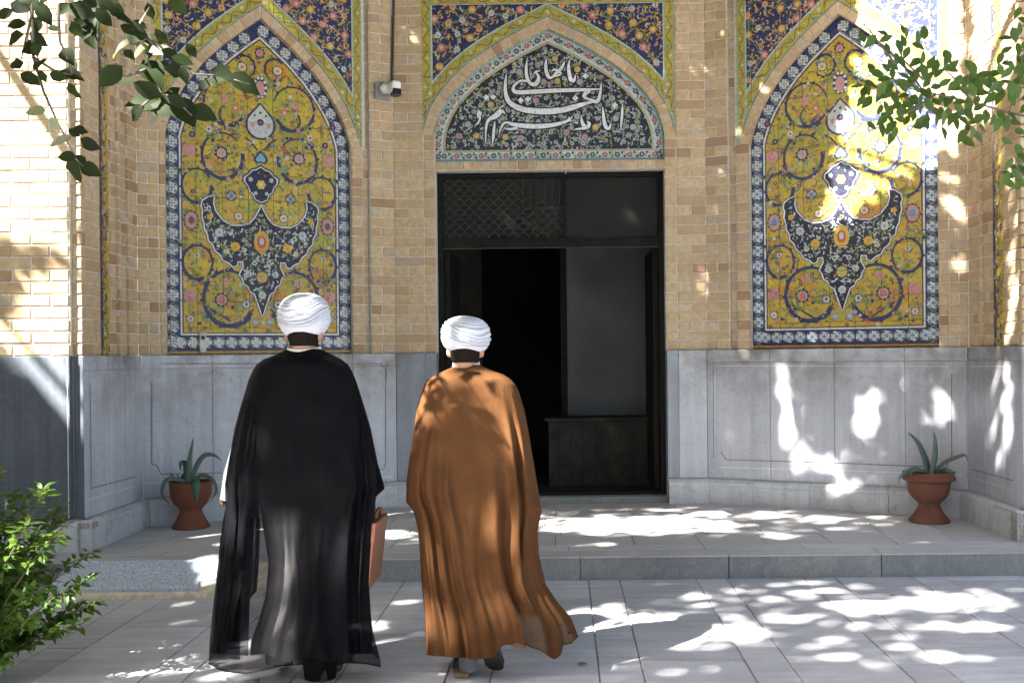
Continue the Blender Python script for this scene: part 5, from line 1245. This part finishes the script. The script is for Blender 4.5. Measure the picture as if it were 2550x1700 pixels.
drape(B_, 'cloak', rowsB, M['brown_cloth'], [(-.86, -.82, .035, .06, .08, 1), (-.66, -.62, .05, .07, .12, 1), (-.40, -.36, .04, .07, .25, 1), (-.55, -.50, -.04, .05, .25, 1), (-.1, -.2, .03, .12, .3, 1), (.12, .02, -.03, .07, .45, 1), (.35, .25, .03, .10, .3, 1), (.56, .35, -.045, .06, .25, 1), (.70, .52, .05, .06, .08, 1), (.84, .70, .04, .05, .08, 1), (.76, .60, -.04, .04, .15, 1), (.92, .84, .03, .05, .3, 1), (.9, .76, -.03, .03, .5, 1), (-.75, -.72, -.03, .04, .2, 1), (-.22, -.28, -.025, .05, .55, 1), (-.93, -.9, -.02, .025, .2, 1), (-.79, -.74, .018, .02, .3, 1), (-.47, -.44, .02, .025, .4, 1), (.45, .30, .02, .03, .5, 1), (.64, .44, .022, .025, .35, 1), (.2, .1, .018, .03, .6, 1), (-.02, -.1, -.018, .03, .6, 1), (-.3, -.33, .016, .02, .7, 1)],
      hemB, .55, .6, wvB, 190, 150, 0, -.005, 2.3, .005, 9, .22)
drape(B_, 'inner_robe', [(918, 1132, 1200), (950, 1085, 1255), (1100, 1070, 1270), (1290, 1075, 1265), (1450, 1080, 1265), (1580, 1085, 1300), (1610, 1085, 1310)], M['tan_cloth'],
      [(-.3, -.3, .03, .1, .4, 1), (.1, .2, .03, .08, .4, 1), (.5, .6, .03, .08, .4, 1)], lambda u: 1604-10*math.sin(u*5), .5, 1.5, None, 90, 60, 0, .02, 2.2, .006, 15, .15)
MB().tube([B_.q(1158, 1590, .02), B_.q(1165, 1640, .0), B_.q(1168, 1668, .0)], [.05, .044, .046], 14, False).obj('sock', M['sock'], B_.e, True)
MB().tube([B_.q(1200, 1560, .02), B_.q(1208, 1600, .0), B_.q(1214, 1618, -.02)], [.055, .048, .044], 14, False).obj('sock', M['sock'], B_.e, True)
a = B_.q(1152, 1684); shoe(B_, Vector((a.x, -.06, .0)), 0, .1, .285, 'shoe', 'tan_sole', True)
MB().box(a.x-.036, a.x+.036, -.064, .01, .002, .026, .006).obj('shoe_heel', M['tan_sole'], B_.e)
a = B_.q(1216, 1607, -.12); shoe(B_, Vector((a.x, -.17, a.z-.0)), -math.asin(min(.9, a.z/.285)), -.12)
# ------------------------------------------------------------------ foliage
M['leaf_dark'] = m_leaf('broad_leaf', (.006,.009,.004), (.014,.023,.007), .06, .6, .08)
M['leaf_pale'] = m_leaf('broad_leaf_dry', (.14,.14,.085), (.26,.25,.18), .3, .6, .1)  # paler copy of the broad leaf, sunlight put into its colour
M['leaf_mid'] = m_leaf('small_leaf', (.02,.042,.010), (.042,.08,.016), .2, .5, .2)
M['leaf_shrub'] = m_leaf('shrub_leaf', (.03,.068,.011), (.075,.145,.02), .3, .4, .25)
M['leaf_crown'] = m_leaf('crown_leaf', (.03,.055,.016), (.06,.10,.025), .12, .5)
M['twig'] = plain('twig_bark', (.10,.085,.07), .9, .1, .4, 30, .4); M['bark'] = plain('tree_bark', (.16,.14,.115), .95, .1, .5, 9, 1.0)
def leaf_mesh(l, w, mat, seed, pointy=.5, bend=.18, wave=.05):
    r = random.Random(seed); n = 6; v = []; f = []; b = bend*r.uniform(.5, 1.5); tw = r.uniform(-.25, .25)
    for i in range(n+1):
        u = i/n; ww = w*.5*math.sin(math.pi*u**(.62+.3*pointy))**(.75+.4*pointy)*(1+r.uniform(-wave, wave)*2); 
        x = u*l; z = -b*l*u*u; k = .28
        v += [(x, -ww, z+ww*k+tw*ww*u), (x, 0, z), (x, ww, z+ww*k-tw*ww*u)]
    for i in range(n): f += [(3*i, 3*i+3, 3*i+4, 3*i+1), (3*i+1, 3*i+4, 3*i+5, 3*i+2)]
    return mk(v, f, mat, True)
BIG = [leaf_mesh(1, .62, M['leaf_dark'], s, .7, .2, .12) for s in range(5)]; BIGP = [leaf_mesh(1, .6, M['leaf_pale'], 30+s, .6, .35, .15) for s in range(2)]
MID = [leaf_mesh(1, .52, M['leaf_mid'], 10+s, .55, .12, .05) for s in range(4)]
SHR = [leaf_mesh(1, .46, M['leaf_shrub'], 20+s, .5, .25, .04) for s in range(4)]
def orient(dirv, nor):
    x = dirv.normalized(); z = (nor-x*nor.dot(x)).normalized(); y = z.cross(x)
    return Matrix((x, y, z)).transposed()
def put_leaf(meshes, pos, dirv, nor, size, parent, base, rnd):
    o = bpy.data.objects.new('leaf', rnd.choice(meshes)); COL.objects.link(o); o.parent = parent
    o.matrix_local = Matrix.Translation(pos-base) @ orient(dirv, nor).to_4x4() @ Matrix.Diagonal((size, size, size, 1)); return o
# --- where sunlight comes through: patches of the scene carried up the sun's rays to the crowns
ZC = 6.5
def up(p): t = (ZC-p.z)/SUN.z; return (p.x+SUN.x*t, p.y+SUN.y*t)
def wallpt(w, px, py): 
    x, z = w.loc(px, py, 0.0); q = w.p+w.d*x; return Vector((q.x, q.y, z))
SURF = {'g': lambda x, y: onz(x, y, 0), 'p': lambda x, y: onz(x, y, ZP), 'rb': lambda x, y: wallpt(wr_bay, x, y), 'rr': lambda x, y: wallpt(wr_ret, x, y), 'lp': lambda x, y: at(x, y, 7.53), 'm': lambda x, y: at(x, y, 4.86), 'r': lambda x, y: onz(x, y, .1)}
LIT = [('lp', [(-420, -260), (215, -260), (215, 640), (120, 660), (20, 600), (-420, 560)]), ('lp', [(50, 690), (225, 640), (225, 1120), (165, 1075), (20, 885)]), ('lp', [(-40, 770), (40, 790), (30, 880), (-60, 870)]),
       ('rb', [(2115, -260), (2406, -260), (2406, 350), (2330, 375), (2250, 420), (2170, 470), (2095, 530), (2008, 540), (2035, 400), (2078, 230), (2112, 60)]), ('rr', [(2408, -260), (2545, -260), (2545, 160), (2470, 280), (2408, 318)])]
def ell(s, x, y, a, b, rot=0.0):
    LIT.append((s, [(x+a*math.cos(t)*math.cos(rot)-b*math.sin(t)*math.sin(rot), y+a*math.cos(t)*math.sin(rot)+b*math.sin(t)*math.cos(rot)) for t in np.linspace(0, 2*math.pi, 14)[:-1]]))
for e in [('rb', 1955, 1000, 20, 105), ('rb', 1965, 1095, 15, 42), ('rb', 2165, 1050, 28, 70), ('rb', 2332, 1035, 32, 42, .5), ('rb', 2330, 930, 20, 28), ('rb', 2130, 1255, 44, 22), ('rb', 2390, 845, 26, 18), ('rb', 2090, 940, 16, 26), ('rb', 2010, 1110, 16, 30), ('rb', 2250, 1150, 16, 30), ('rr', 2505, 1000, 14, 110), ('rr', 2515, 700, 8, 140), ('rr', 2520, 450, 8, 100), ('rb', 2360, 470, 26, 80),
          ('p', 1560, 1308, 285, 25), ('p', 955, 1332, 95, 11), ('p', 1900, 1284, 60, 8), ('p', 2060, 1292, 55, 9), ('p', 1930, 1336, 70, 7), ('p', 1480, 1355, 60, 6), ('p', 560, 1352, 50, 7), ('p', 1760, 1280, 60, 9), ('r', 530, 1432, 42, 44),
          ('g', 1560, 1555, 165, 34), ('g', 1745, 1578, 220, 17), ('g', 1480, 1528, 70, 18), ('g', 2330, 1500, 140, 22), ('g', 2140, 1508, 110, 14), ('g', 2040, 1474, 90, 8), ('g', 1680, 1606, 120, 9), ('g', 2420, 1560, 110, 10), ('g', 2190, 1604, 160, 9), ('g', 1950, 1545, 70, 9), ('g', 2480, 1470, 60, 8), ('g', 2250, 1545, 60, 6), ('g', 1860, 1500, 70, 8), ('g', 2050, 1640, 120, 9), ('g', 1700, 1668, 110, 9), ('g', 1380, 1688, 130, 9), ('g', 2380, 1640, 90, 10), ('g', 1540, 1640, 60, 7),
          ('g', 330, 1655, 200, 34), ('g', 590, 1600, 60, 10), ('g', 480, 1555, 60, 7), ('g', 640, 1680, 130, 12), ('g', 700, 1600, 50, 14), ('g', 940, 1640, 90, 20), ('g', 920, 1560, 60, 10), ('g', 980, 1500, 70, 8), ('g', 420, 1510, 60, 6), ('g', 940, 1470, 40, 6), ('g', 560, 1530, 50, 6), ('g', 1160, 1660, 70, 9), ('g', 240, 1600, 70, 8),
          ('m', 1224, 978, 22, 12, .5), ('m', 1203, 1004, 34, 12, .6), ('m', 1112, 1152, 19, 30), ('m', 1157, 1140, 13, 30), ('m', 1205, 1165, 30, 46, -.3), ('m', 1135, 1225, 32, 34), ('m', 1062, 1335, 24, 36), ('m', 1146, 1325, 30, 46), ('m', 1192, 1375, 24, 30), ('m', 1160, 1450, 30, 46), ('m', 1289, 1230, 12, 55), ('m', 1302, 1350, 18, 50), ('m', 1310, 1425, 18, 36), ('m', 1085, 1585, 34, 50), ('m', 1290, 1565, 30, 26), ('m', 1095, 965, 16, 20), ('m', 1390, 1560, 30, 40), ('m', 1265, 1055, 10, 14), ('m', 1160, 1570, 16, 36),
          ('m', 785, 752, 40, 16), ('m', 1132, 806, 30, 14), ('m', 552, 1200, 18, 60), ('m', 680, 935, 14, 9), ('m', 688, 1015, 16, 20), ('m', 690, 1150, 18, 70), ('m', 705, 1290, 24, 50), ('m', 700, 1420, 26, 80), ('m', 680, 1540, 40, 30), ('m', 745, 1400, 14, 60), ('m', 600, 1330, 14, 60), ('m', 620, 1160, 12, 60), ('m', 750, 1620, 30, 30)]: ell(*e)
THIN = []
_keep = LIT; LIT = THIN
for e in [('rb', 1960, 1030, 50, 170), ('rb', 2160, 1010, 60, 150), ('rb', 2330, 960, 80, 110), ('rb', 2080, 1130, 150, 60), ('rb', 2130, 1240, 90, 40), ('rr', 2490, 1020, 40, 170), ('rb', 2380, 640, 30, 160), ('rr', 2500, 600, 40, 260), ('p', 1700, 1300, 480, 40), ('p', 2050, 1300, 200, 30), ('p', 950, 1335, 130, 20),
          ('g', 1900, 1560, 640, 60), ('g', 2050, 1500, 500, 55), ('g', 900, 1640, 500, 50), ('g', 2250, 1500, 300, 40), ('g', 1550, 1540, 220, 50), ('g', 420, 1640, 330, 60), ('g', 2200, 1640, 300, 30), ('g', 950, 1600, 120, 90), ('m', 1160, 1420, 70, 180), ('m', 690, 1350, 60, 250), ('m', 1300, 1350, 30, 200), ('lp', 80, 760, 110, 90), ('g', 1400, 1680, 300, 20)]: ell(*e)
LIT = _keep
HOLES = []
for s, pts in LIT:
    q = [up(SURF[s](*p)) for p in pts]; HOLES.append((min(p[0] for p in q), max(p[0] for p in q), min(p[1] for p in q), max(p[1] for p in q), q, len(HOLES) >= 5 and s in ('g', 'p', 'rb', 'rr')))
fr = random.Random(99); nr = np.random.default_rng(4)
T1, T2 = Vector((-6.2, 1.6, 0)), Vector((5.2, 2.6, 0))
XA, XB, YA, YB, GS = -10.4, 3.3, .2, 9.9, .02
grid = np.zeros((int((XB-XA)/GS)+1, int((YB-YA)/GS)+1), bool)
thin = np.zeros_like(grid); part = np.zeros_like(grid); TH = []
for s_, pts_ in THIN:
    q = [up(SURF[s_](*p)) for p in pts_]; TH.append((min(p[0] for p in q), max(p[0] for p in q), min(p[1] for p in q), max(p[1] for p in q), q))
for gr_, (a_, b_, d_, e_, q) in [(grid if not h_[5] else part, h_[:5]) for h_ in HOLES]+[(thin, h_) for h_ in TH]:
    gx = np.arange(max(0, int((a_-XA)/GS)), min(grid.shape[0], int((b_-XA)/GS)+2)); gy = np.arange(max(0, int((d_-YA)/GS)), min(grid.shape[1], int((e_-YA)/GS)+2))
    if not len(gx) or not len(gy): continue
    X_, Y_ = np.meshgrid(XA+gx*GS, YA+gy*GS, indexing='ij'); ins = np.zeros(X_.shape, bool)
    for i in range(len(q)):
        (x0, y0), (x1, y1) = q[i], q[i-1]
        if y0 == y1: continue
        ins ^= ((y0 > Y_) != (y1 > Y_)) & (X_ < (x1-x0)*(Y_-y0)/(y1-y0)+x0)
    gr_[np.ix_(gx, gy)] |= ins
NL = 125000
cx_ = nr.uniform(XA, XB, NL); cy_ = nr.uniform(YA, YB, NL); cz_ = nr.uniform(5.5, 8.2, NL)
gi = np.clip(((cx_+nr.normal(0, .03, NL)-XA)/GS).astype(int), 0, grid.shape[0]-1); gj = np.clip(((cy_+nr.normal(0, .03, NL)-YA)/GS).astype(int), 0, grid.shape[1]-1)
tt = (cz_-ZC)/SUN.z; PX = cx_+SUN.x*tt; PY = cy_+SUN.y*tt
keep = ~grid[gi, gj] & ~(part[gi, gj] & (nr.uniform(0, 1, NL) > .10)) & ~(thin[gi, gj] & (nr.uniform(0, 1, NL) > .42)) & ~((PY > 7.3) & (cz_ < 6.0))
PT = np.stack([PX, PY, cz_], 1)[keep]; first = PT[:, 0] < -1.5-.25*(PT[:, 1]-4)
crown = {0: PT[first], 1: PT[~first]}
def crown_mesh(P):
    n = len(P); l = nr.uniform(.12, .19, n)[:, None]; w = l*.36; a = nr.uniform(0, 6.28, n); ti = nr.uniform(-.9, .5, n)
    d = np.stack([np.cos(a)*np.cos(ti), np.sin(a)*np.cos(ti), np.sin(ti)], 1); u = np.stack([nr.normal(0, .5, n), nr.normal(0, .5, n), np.ones(n)], 1)
    s = np.cross(d, u); s /= np.linalg.norm(s, axis=1)[:, None]; s *= w; m = np.cross(d, s)*.3
    v = np.stack([P-d*l*.5, P-s+m, P+s+m, P+d*l*.5, P-s*.8+d*l*.22, P+s*.8+d*l*.22], 1).reshape(-1, 3)
    k = (np.arange(n)*6)[:, None]; f = np.concatenate([k+[0, 1, 4, 3], k+[0, 3, 5, 2]], 0)
    return mk(v.tolist(), f.tolist(), M['leaf_crown'])
def make_tree(T, pts, label):
    t = empty('courtyard_tree', T, label=label, cat='tree')
    tb = MB(); fork = Vector((.1, .15, 3.2))
    tb.tube([(0, 0, -.1), (.02, 0, .5), (.06, .05, 1.8), fork], [.26, .2, .17, .15], 12); tb.obj('trunk', M['bark'], t, True)
    for k in range(9):
        e = Vector(pts[fr.randrange(len(pts))])-T; m = fork*.45+e*.55+Vector((0, 0, .9)); e.z -= .2
        MB().tube([fork, fork*.75+m*.25+Vector((0, 0, .35)), m, e], [.10, .075, .045, .015], 7).obj('limb', M['bark'], t, True)
    o = link('crown', crown_mesh(pts-np.array(T)), t); o['kind'] = 'stuff'
    return t
t1 = make_tree(T1, crown[0], 'broad leaved tree whose dark branch hangs before the sunlit brick pier')
t2 = make_tree(T2, crown[1], 'small leaved tree whose green twigs hang before the half sunlit tile arch')
T3 = Vector((-.8, -4.2, 0))              # tree row added out of view behind the camera to block skylight
e3 = nr.normal(0, 1, (15000, 3)); e3 /= np.linalg.norm(e3, axis=1)[:, None]; e3 *= (nr.uniform(.35, 1, 15000)**.5)[:, None]
for k_, (cx3, cy3, cz3, rx3) in enumerate(((-5.2, -3.4, 4.2, 3.4), (0.2, -4.4, 4.4, 3.6), (5.4, -3.0, 4.3, 3.4))):
    make_tree(Vector((cx3, cy3, 0)), e3[k_::3]*np.array([rx3, 1.9, 3.3])+np.array([cx3, cy3, cz3]), ['leafy tree opposite the sunlit brick pier across the courtyard', 'leafy tree opposite the dark doorway across the courtyard', 'leafy tree opposite the half sunlit tile arch across the courtyard'][k_])
# --- the dark hanging branch
K = 1.742; br = random.Random(5)
LV = [(85,30,95,200),(190,60,95,70),(60,165,95,165),(70,105,75,175),(235,125,52,5),(165,170,85,45),(155,215,55,80),(70,280,68,170),(130,340,85,30),(185,330,50,60),(290,240,85,55),(320,290,62,80),(250,330,72,10),(310,320,95,15),(320,395,72,50),(270,40,70,130),(345,45,120,10),(365,100,95,80),(390,160,95,75),(430,25,95,20),(470,25,85,30),(450,75,85,60),(580,130,115,15),(605,105,60,10),(650,50,64,75),(770,20,95,60),(700,160,72,50),(560,235,55,30),(480,330,120,130),(660,310,140,45),(640,390,115,20),(620,455,140,0),(590,490,95,150),(700,470,115,20),(800,480,150,60),(880,490,115,20),(735,430,75,60),(770,300,95,0),(720,285,55,20),(740,235,72,30),(885,370,85,180),(960,320,105,25),(1060,360,135,20),(830,220,62,60),(680,200,62,200),(345,565,62,10),(390,625,85,35),(320,575,55,30),(290,680,75,180),(325,735,105,70),(390,735,95,30),(350,690,55,30),(410,110,80,100),(330,130,70,60),(510,40,60,40),(120,10,80,10),(20,60,70,150),(640,250,60,150),(690,385,60,100),(770,440,80,30)]
for _ in range(34):
    s_ = br.choice([[(160,-20),(140,40),(145,250),(190,400)],[(420,-40),(530,60),(620,150),(760,270),(830,320),(960,330)],[(560,100),(620,220),(700,400),(760,430)],[(350,-40),(360,80),(400,170)]]); i_ = br.randrange(len(s_)-1); t_ = br.random()
    LV.append((s_[i_][0]*(1-t_)+s_[i_+1][0]*t_+br.uniform(-35, 35), s_[i_][1]*(1-t_)+s_[i_+1][1]*t_+br.uniform(-25, 35), br.uniform(50, 105), br.choice([br.uniform(0, 90), br.uniform(20, 160), br.uniform(0, 360)])))
LP = [(510,205,115,170),(605,220,90,150),(700,215,100,-15),(545,345,85,160),(260,610,90,150),(240,540,62,60),(150,480,80,170)]
ST = [[(160,-120),(140,40),(145,250),(190,400),(240,510),(285,600),(330,690),(360,720)],[(420,-140),(530,60),(620,150),(760,270),(830,320),(960,330),(1080,365)],[(560,100),(620,220),(700,400),(760,430),(830,500)],[(140,60),(110,180),(90,270)],[(350,-140),(360,80),(400,170)],[(620,150),(600,110),(650,30)],[(640,300),(560,330),(480,330)],[(700,400),(640,440),(580,490)],[(145,250),(240,310),(330,330)],[(250,20),(260,180),(300,270),(330,390)]]
bch = MB(); BY = 4.1
dep = lambda x: BY+.18*math.sin(x*.021)
base1 = t1.location.copy()
for s in ST:
    pts = [at(x/K, y/K, dep(x)) for x, y in s]; bch.tube([p-base1 for p in pts], [.0075-.0055*i/(len(pts)-1) for i in range(len(pts))], 6)
for s in (ST[0], ST[1], ST[4]):          # up and back to the tree, above the frame
    p0 = at(s[0][0]/K, s[0][1]/K, dep(s[0][0])); bch.tube([p0-base1, p0*.75+Vector((-4.6, 2.6, 4.6))*.25+Vector((0, 0, .5))-base1, Vector((-4.6, 2.6, 4.6))-base1], [.0075, .014, .03], 6)
bo = bch.obj('branch', M['twig'], t1, True)
for lst, ms in ((LV, BIG), (LP, BIGP)):
    for x, y, l, a in lst:
        Y = dep(x)+br.uniform(-.12, .12); a = -R(a)+br.uniform(-.12, .12); sz = l/K/F*Y*1.14
        d = Vector((math.cos(a), br.uniform(-.35, .35), math.sin(a))); n = Vector((br.uniform(-.6, .6), -1, br.uniform(-.2, .7)))
        c = at(x/K, y/K, Y); put_leaf(ms, c-d.normalized()*sz*.5, d, n, sz, bo, base1, br)
# --- the green twigs at the right
base2 = t2.location.copy(); tw = MB(); b2 = random.Random(12)
def twig(pts, Y, r0=.006): 
    P = [at(x, y, Y) for x, y in pts]; tw.tube([p-base2 for p in P], [r0*(1-.7*i/(len(P)-1)) for i in range(len(P))], 6)
Y2 = 4.6
TW = [[(2760, 330), (2520, 283), (2420, 254), (2330, 235), (2240, 215), (2170, 160)], [(2330, 235), (2280, 270), (2220, 300)], [(2420, 254), (2380, 200), (2330, 150)], [(2700, 60), (2545, 140), (2520, 260), (2500, 330)], [(2740, 380), (2560, 420), (2520, 470)], [(2300, 200), (2250, 150), (2225, 100)], [(2230, 160), (2190, 110), (2165, 75), (2140, 50)]]
for q in TW: twig(q, Y2)
P0 = at(2760, 330, Y2); tw.tube([P0-base2, (P0+Vector((4.4, 3.2, 4.4)))/2+Vector((0, 0, .4))-base2, Vector((4.4, 3.2, 4.4))-base2], [.008, .016, .04], 6)
P0 = at(2700, 60, Y2); tw.tube([P0-base2, (P0+Vector((4.4, 3.2, 4.8)))/2+Vector((0, 0, .3))-base2, Vector((4.4, 3.2, 4.8))-base2], [.008, .016, .04], 6)
P0 = at(2740, 380, Y2); tw.tube([P0-base2, (P0+Vector((4.4, 3.2, 4.0)))/2+Vector((0, 0, .3))-base2, Vector((4.4, 3.2, 4.0))-base2], [.008, .016, .04], 6)
tob = tw.obj('branch', M['twig'], t2, True)
cl = []
def scatter(n, x, y, a, b, mn=15):
    k = 0
    for _ in range(n*30):
        if k >= n: break
        u, v = b2.gauss(0, .55), b2.gauss(0, .55)
        if u*u+v*v > 1: continue
        p = (x+u*a, y+v*b)
        if any(abs(p[0]-q[0])+abs(p[1]-q[1]) < mn for q in cl): continue
        cl.append(p); k += 1
scatter(105, 2290, 240, 165, 120, 16); scatter(12, 2230, 110, 90, 60, 22); scatter(12, 2415, 300, 60, 60, 22); scatter(46, 2535, 240, 55, 220, 19); scatter(8, 2530, 430, 40, 50, 20); scatter(8, 2460, 215, 45, 45, 20)
for x, y in cl:
    Y = Y2+b2.uniform(-.25, .25); a = b2.choice([b2.uniform(-2.6, -.4), b2.uniform(-2.2, -1.0), b2.uniform(0, 6.28), math.atan2(-(y-230), x-2290)]); sz = b2.uniform(30, 46)/F*Y
    d = Vector((math.cos(a), b2.uniform(-.5, .5), math.sin(a))); n = Vector((b2.uniform(-.7, .7), -1, b2.uniform(-.3, .9)))
    put_leaf(MID, at(x, y, Y)-d.normalized()*sz*.5, d, n, sz, tob, base2, b2)
# --- the shrub
sb = Vector((-2.93, 5.0, 0)); sh = empty('leafy_shrub', sb, label='leafy green shrub growing in front of the granite ramp slab', cat='shrub'); s3 = random.Random(3)
stm = MB(); tips = []
for k in range(95):
    a = s3.uniform(0, 6.28); sp = s3.uniform(.12, .74); h = s3.uniform(.35, 1.1)*(1-.34*(sp/.74)**2)
    e = Vector((math.cos(a)*sp, math.sin(a)*sp*.8, h)); m = Vector((e.x*.42, e.y*.42, h*.62)); e.z -= .06*sp
    pts = [Vector((e.x*.06, e.y*.06, 0)), m, e]; cv = [pts[0]*(1-t)**2+pts[1]*2*t*(1-t)+pts[2]*t*t for t in np.linspace(0, 1, 8)]
    stm.tube(cv, [.006-.0006*i for i in range(8)], 5); tips.append(cv)
stm.obj('stem', M['twig'], sh, True)
lf = []
for cv in tips:
    for _ in range(95):
        t = s3.uniform(.14, 1.0)**.8*7; i = min(6, int(t)); p = cv[i].lerp(cv[i+1], t-i); tan = (cv[i+1]-cv[i]).normalized()
        out = Vector((s3.gauss(0, 1), s3.gauss(0, 1), s3.gauss(.1, .6))).normalized(); d = (tan*.6+out*.9).normalized(); d.z -= .15
        lf.append((p+out*s3.uniform(.0, .03), d, Vector((s3.gauss(0, .4), s3.gauss(-.25, .4), 1)), s3.uniform(.038, .062)))
lf.sort(key=lambda q: (q[0].y-q[0].z*.6-q[0].x*.3))
for p, d, n, s in lf[:300]: put_leaf(SHR, p, d, n, s, sh, Vector((0, 0, 0)), s3)
mb = MB()
for p, d, n, s in lf[300:]:
    o = orient(d, n); me = s3.choice(SHR); mb.add([p+o @ (q.co*s) for q in me.vertices], [tuple(pl.vertices) for pl in me.polygons])
o = link('leaves', mb.me(M['leaf_shrub'], True), sh); o['kind'] = 'stuff'

# --- a few dry leaves on the ground
M['dry'] = plain('dry_leaf', (.22,.14,.06), .8, .2, .4, 30, .2)
for k, (x, y, lb) in enumerate(((1438, 1652, 'small dry leaf on the paving beside the hem of the brown cloak'), (935, 1375, 'small dry leaf on the porch edge beside the brown leather case'), (2230, 1480, 'small dry leaf on the paving just below the step, far from the two men'), (640, 1690, 'small dry leaf on the paving under the hem of the black cloak'))):
    me = leaf_mesh(.05, .028, M['dry'], 60+k, .5, .3, .1); p_ = onz(x, y, 0.004 if y > 1442 else ZP+.004)
    o = link('fallen_leaf', me, None, p_, label=lb, cat='leaf', group='dry leaves fallen on the stone'); o.rotation_euler = (.1, -.2, k*1.7)
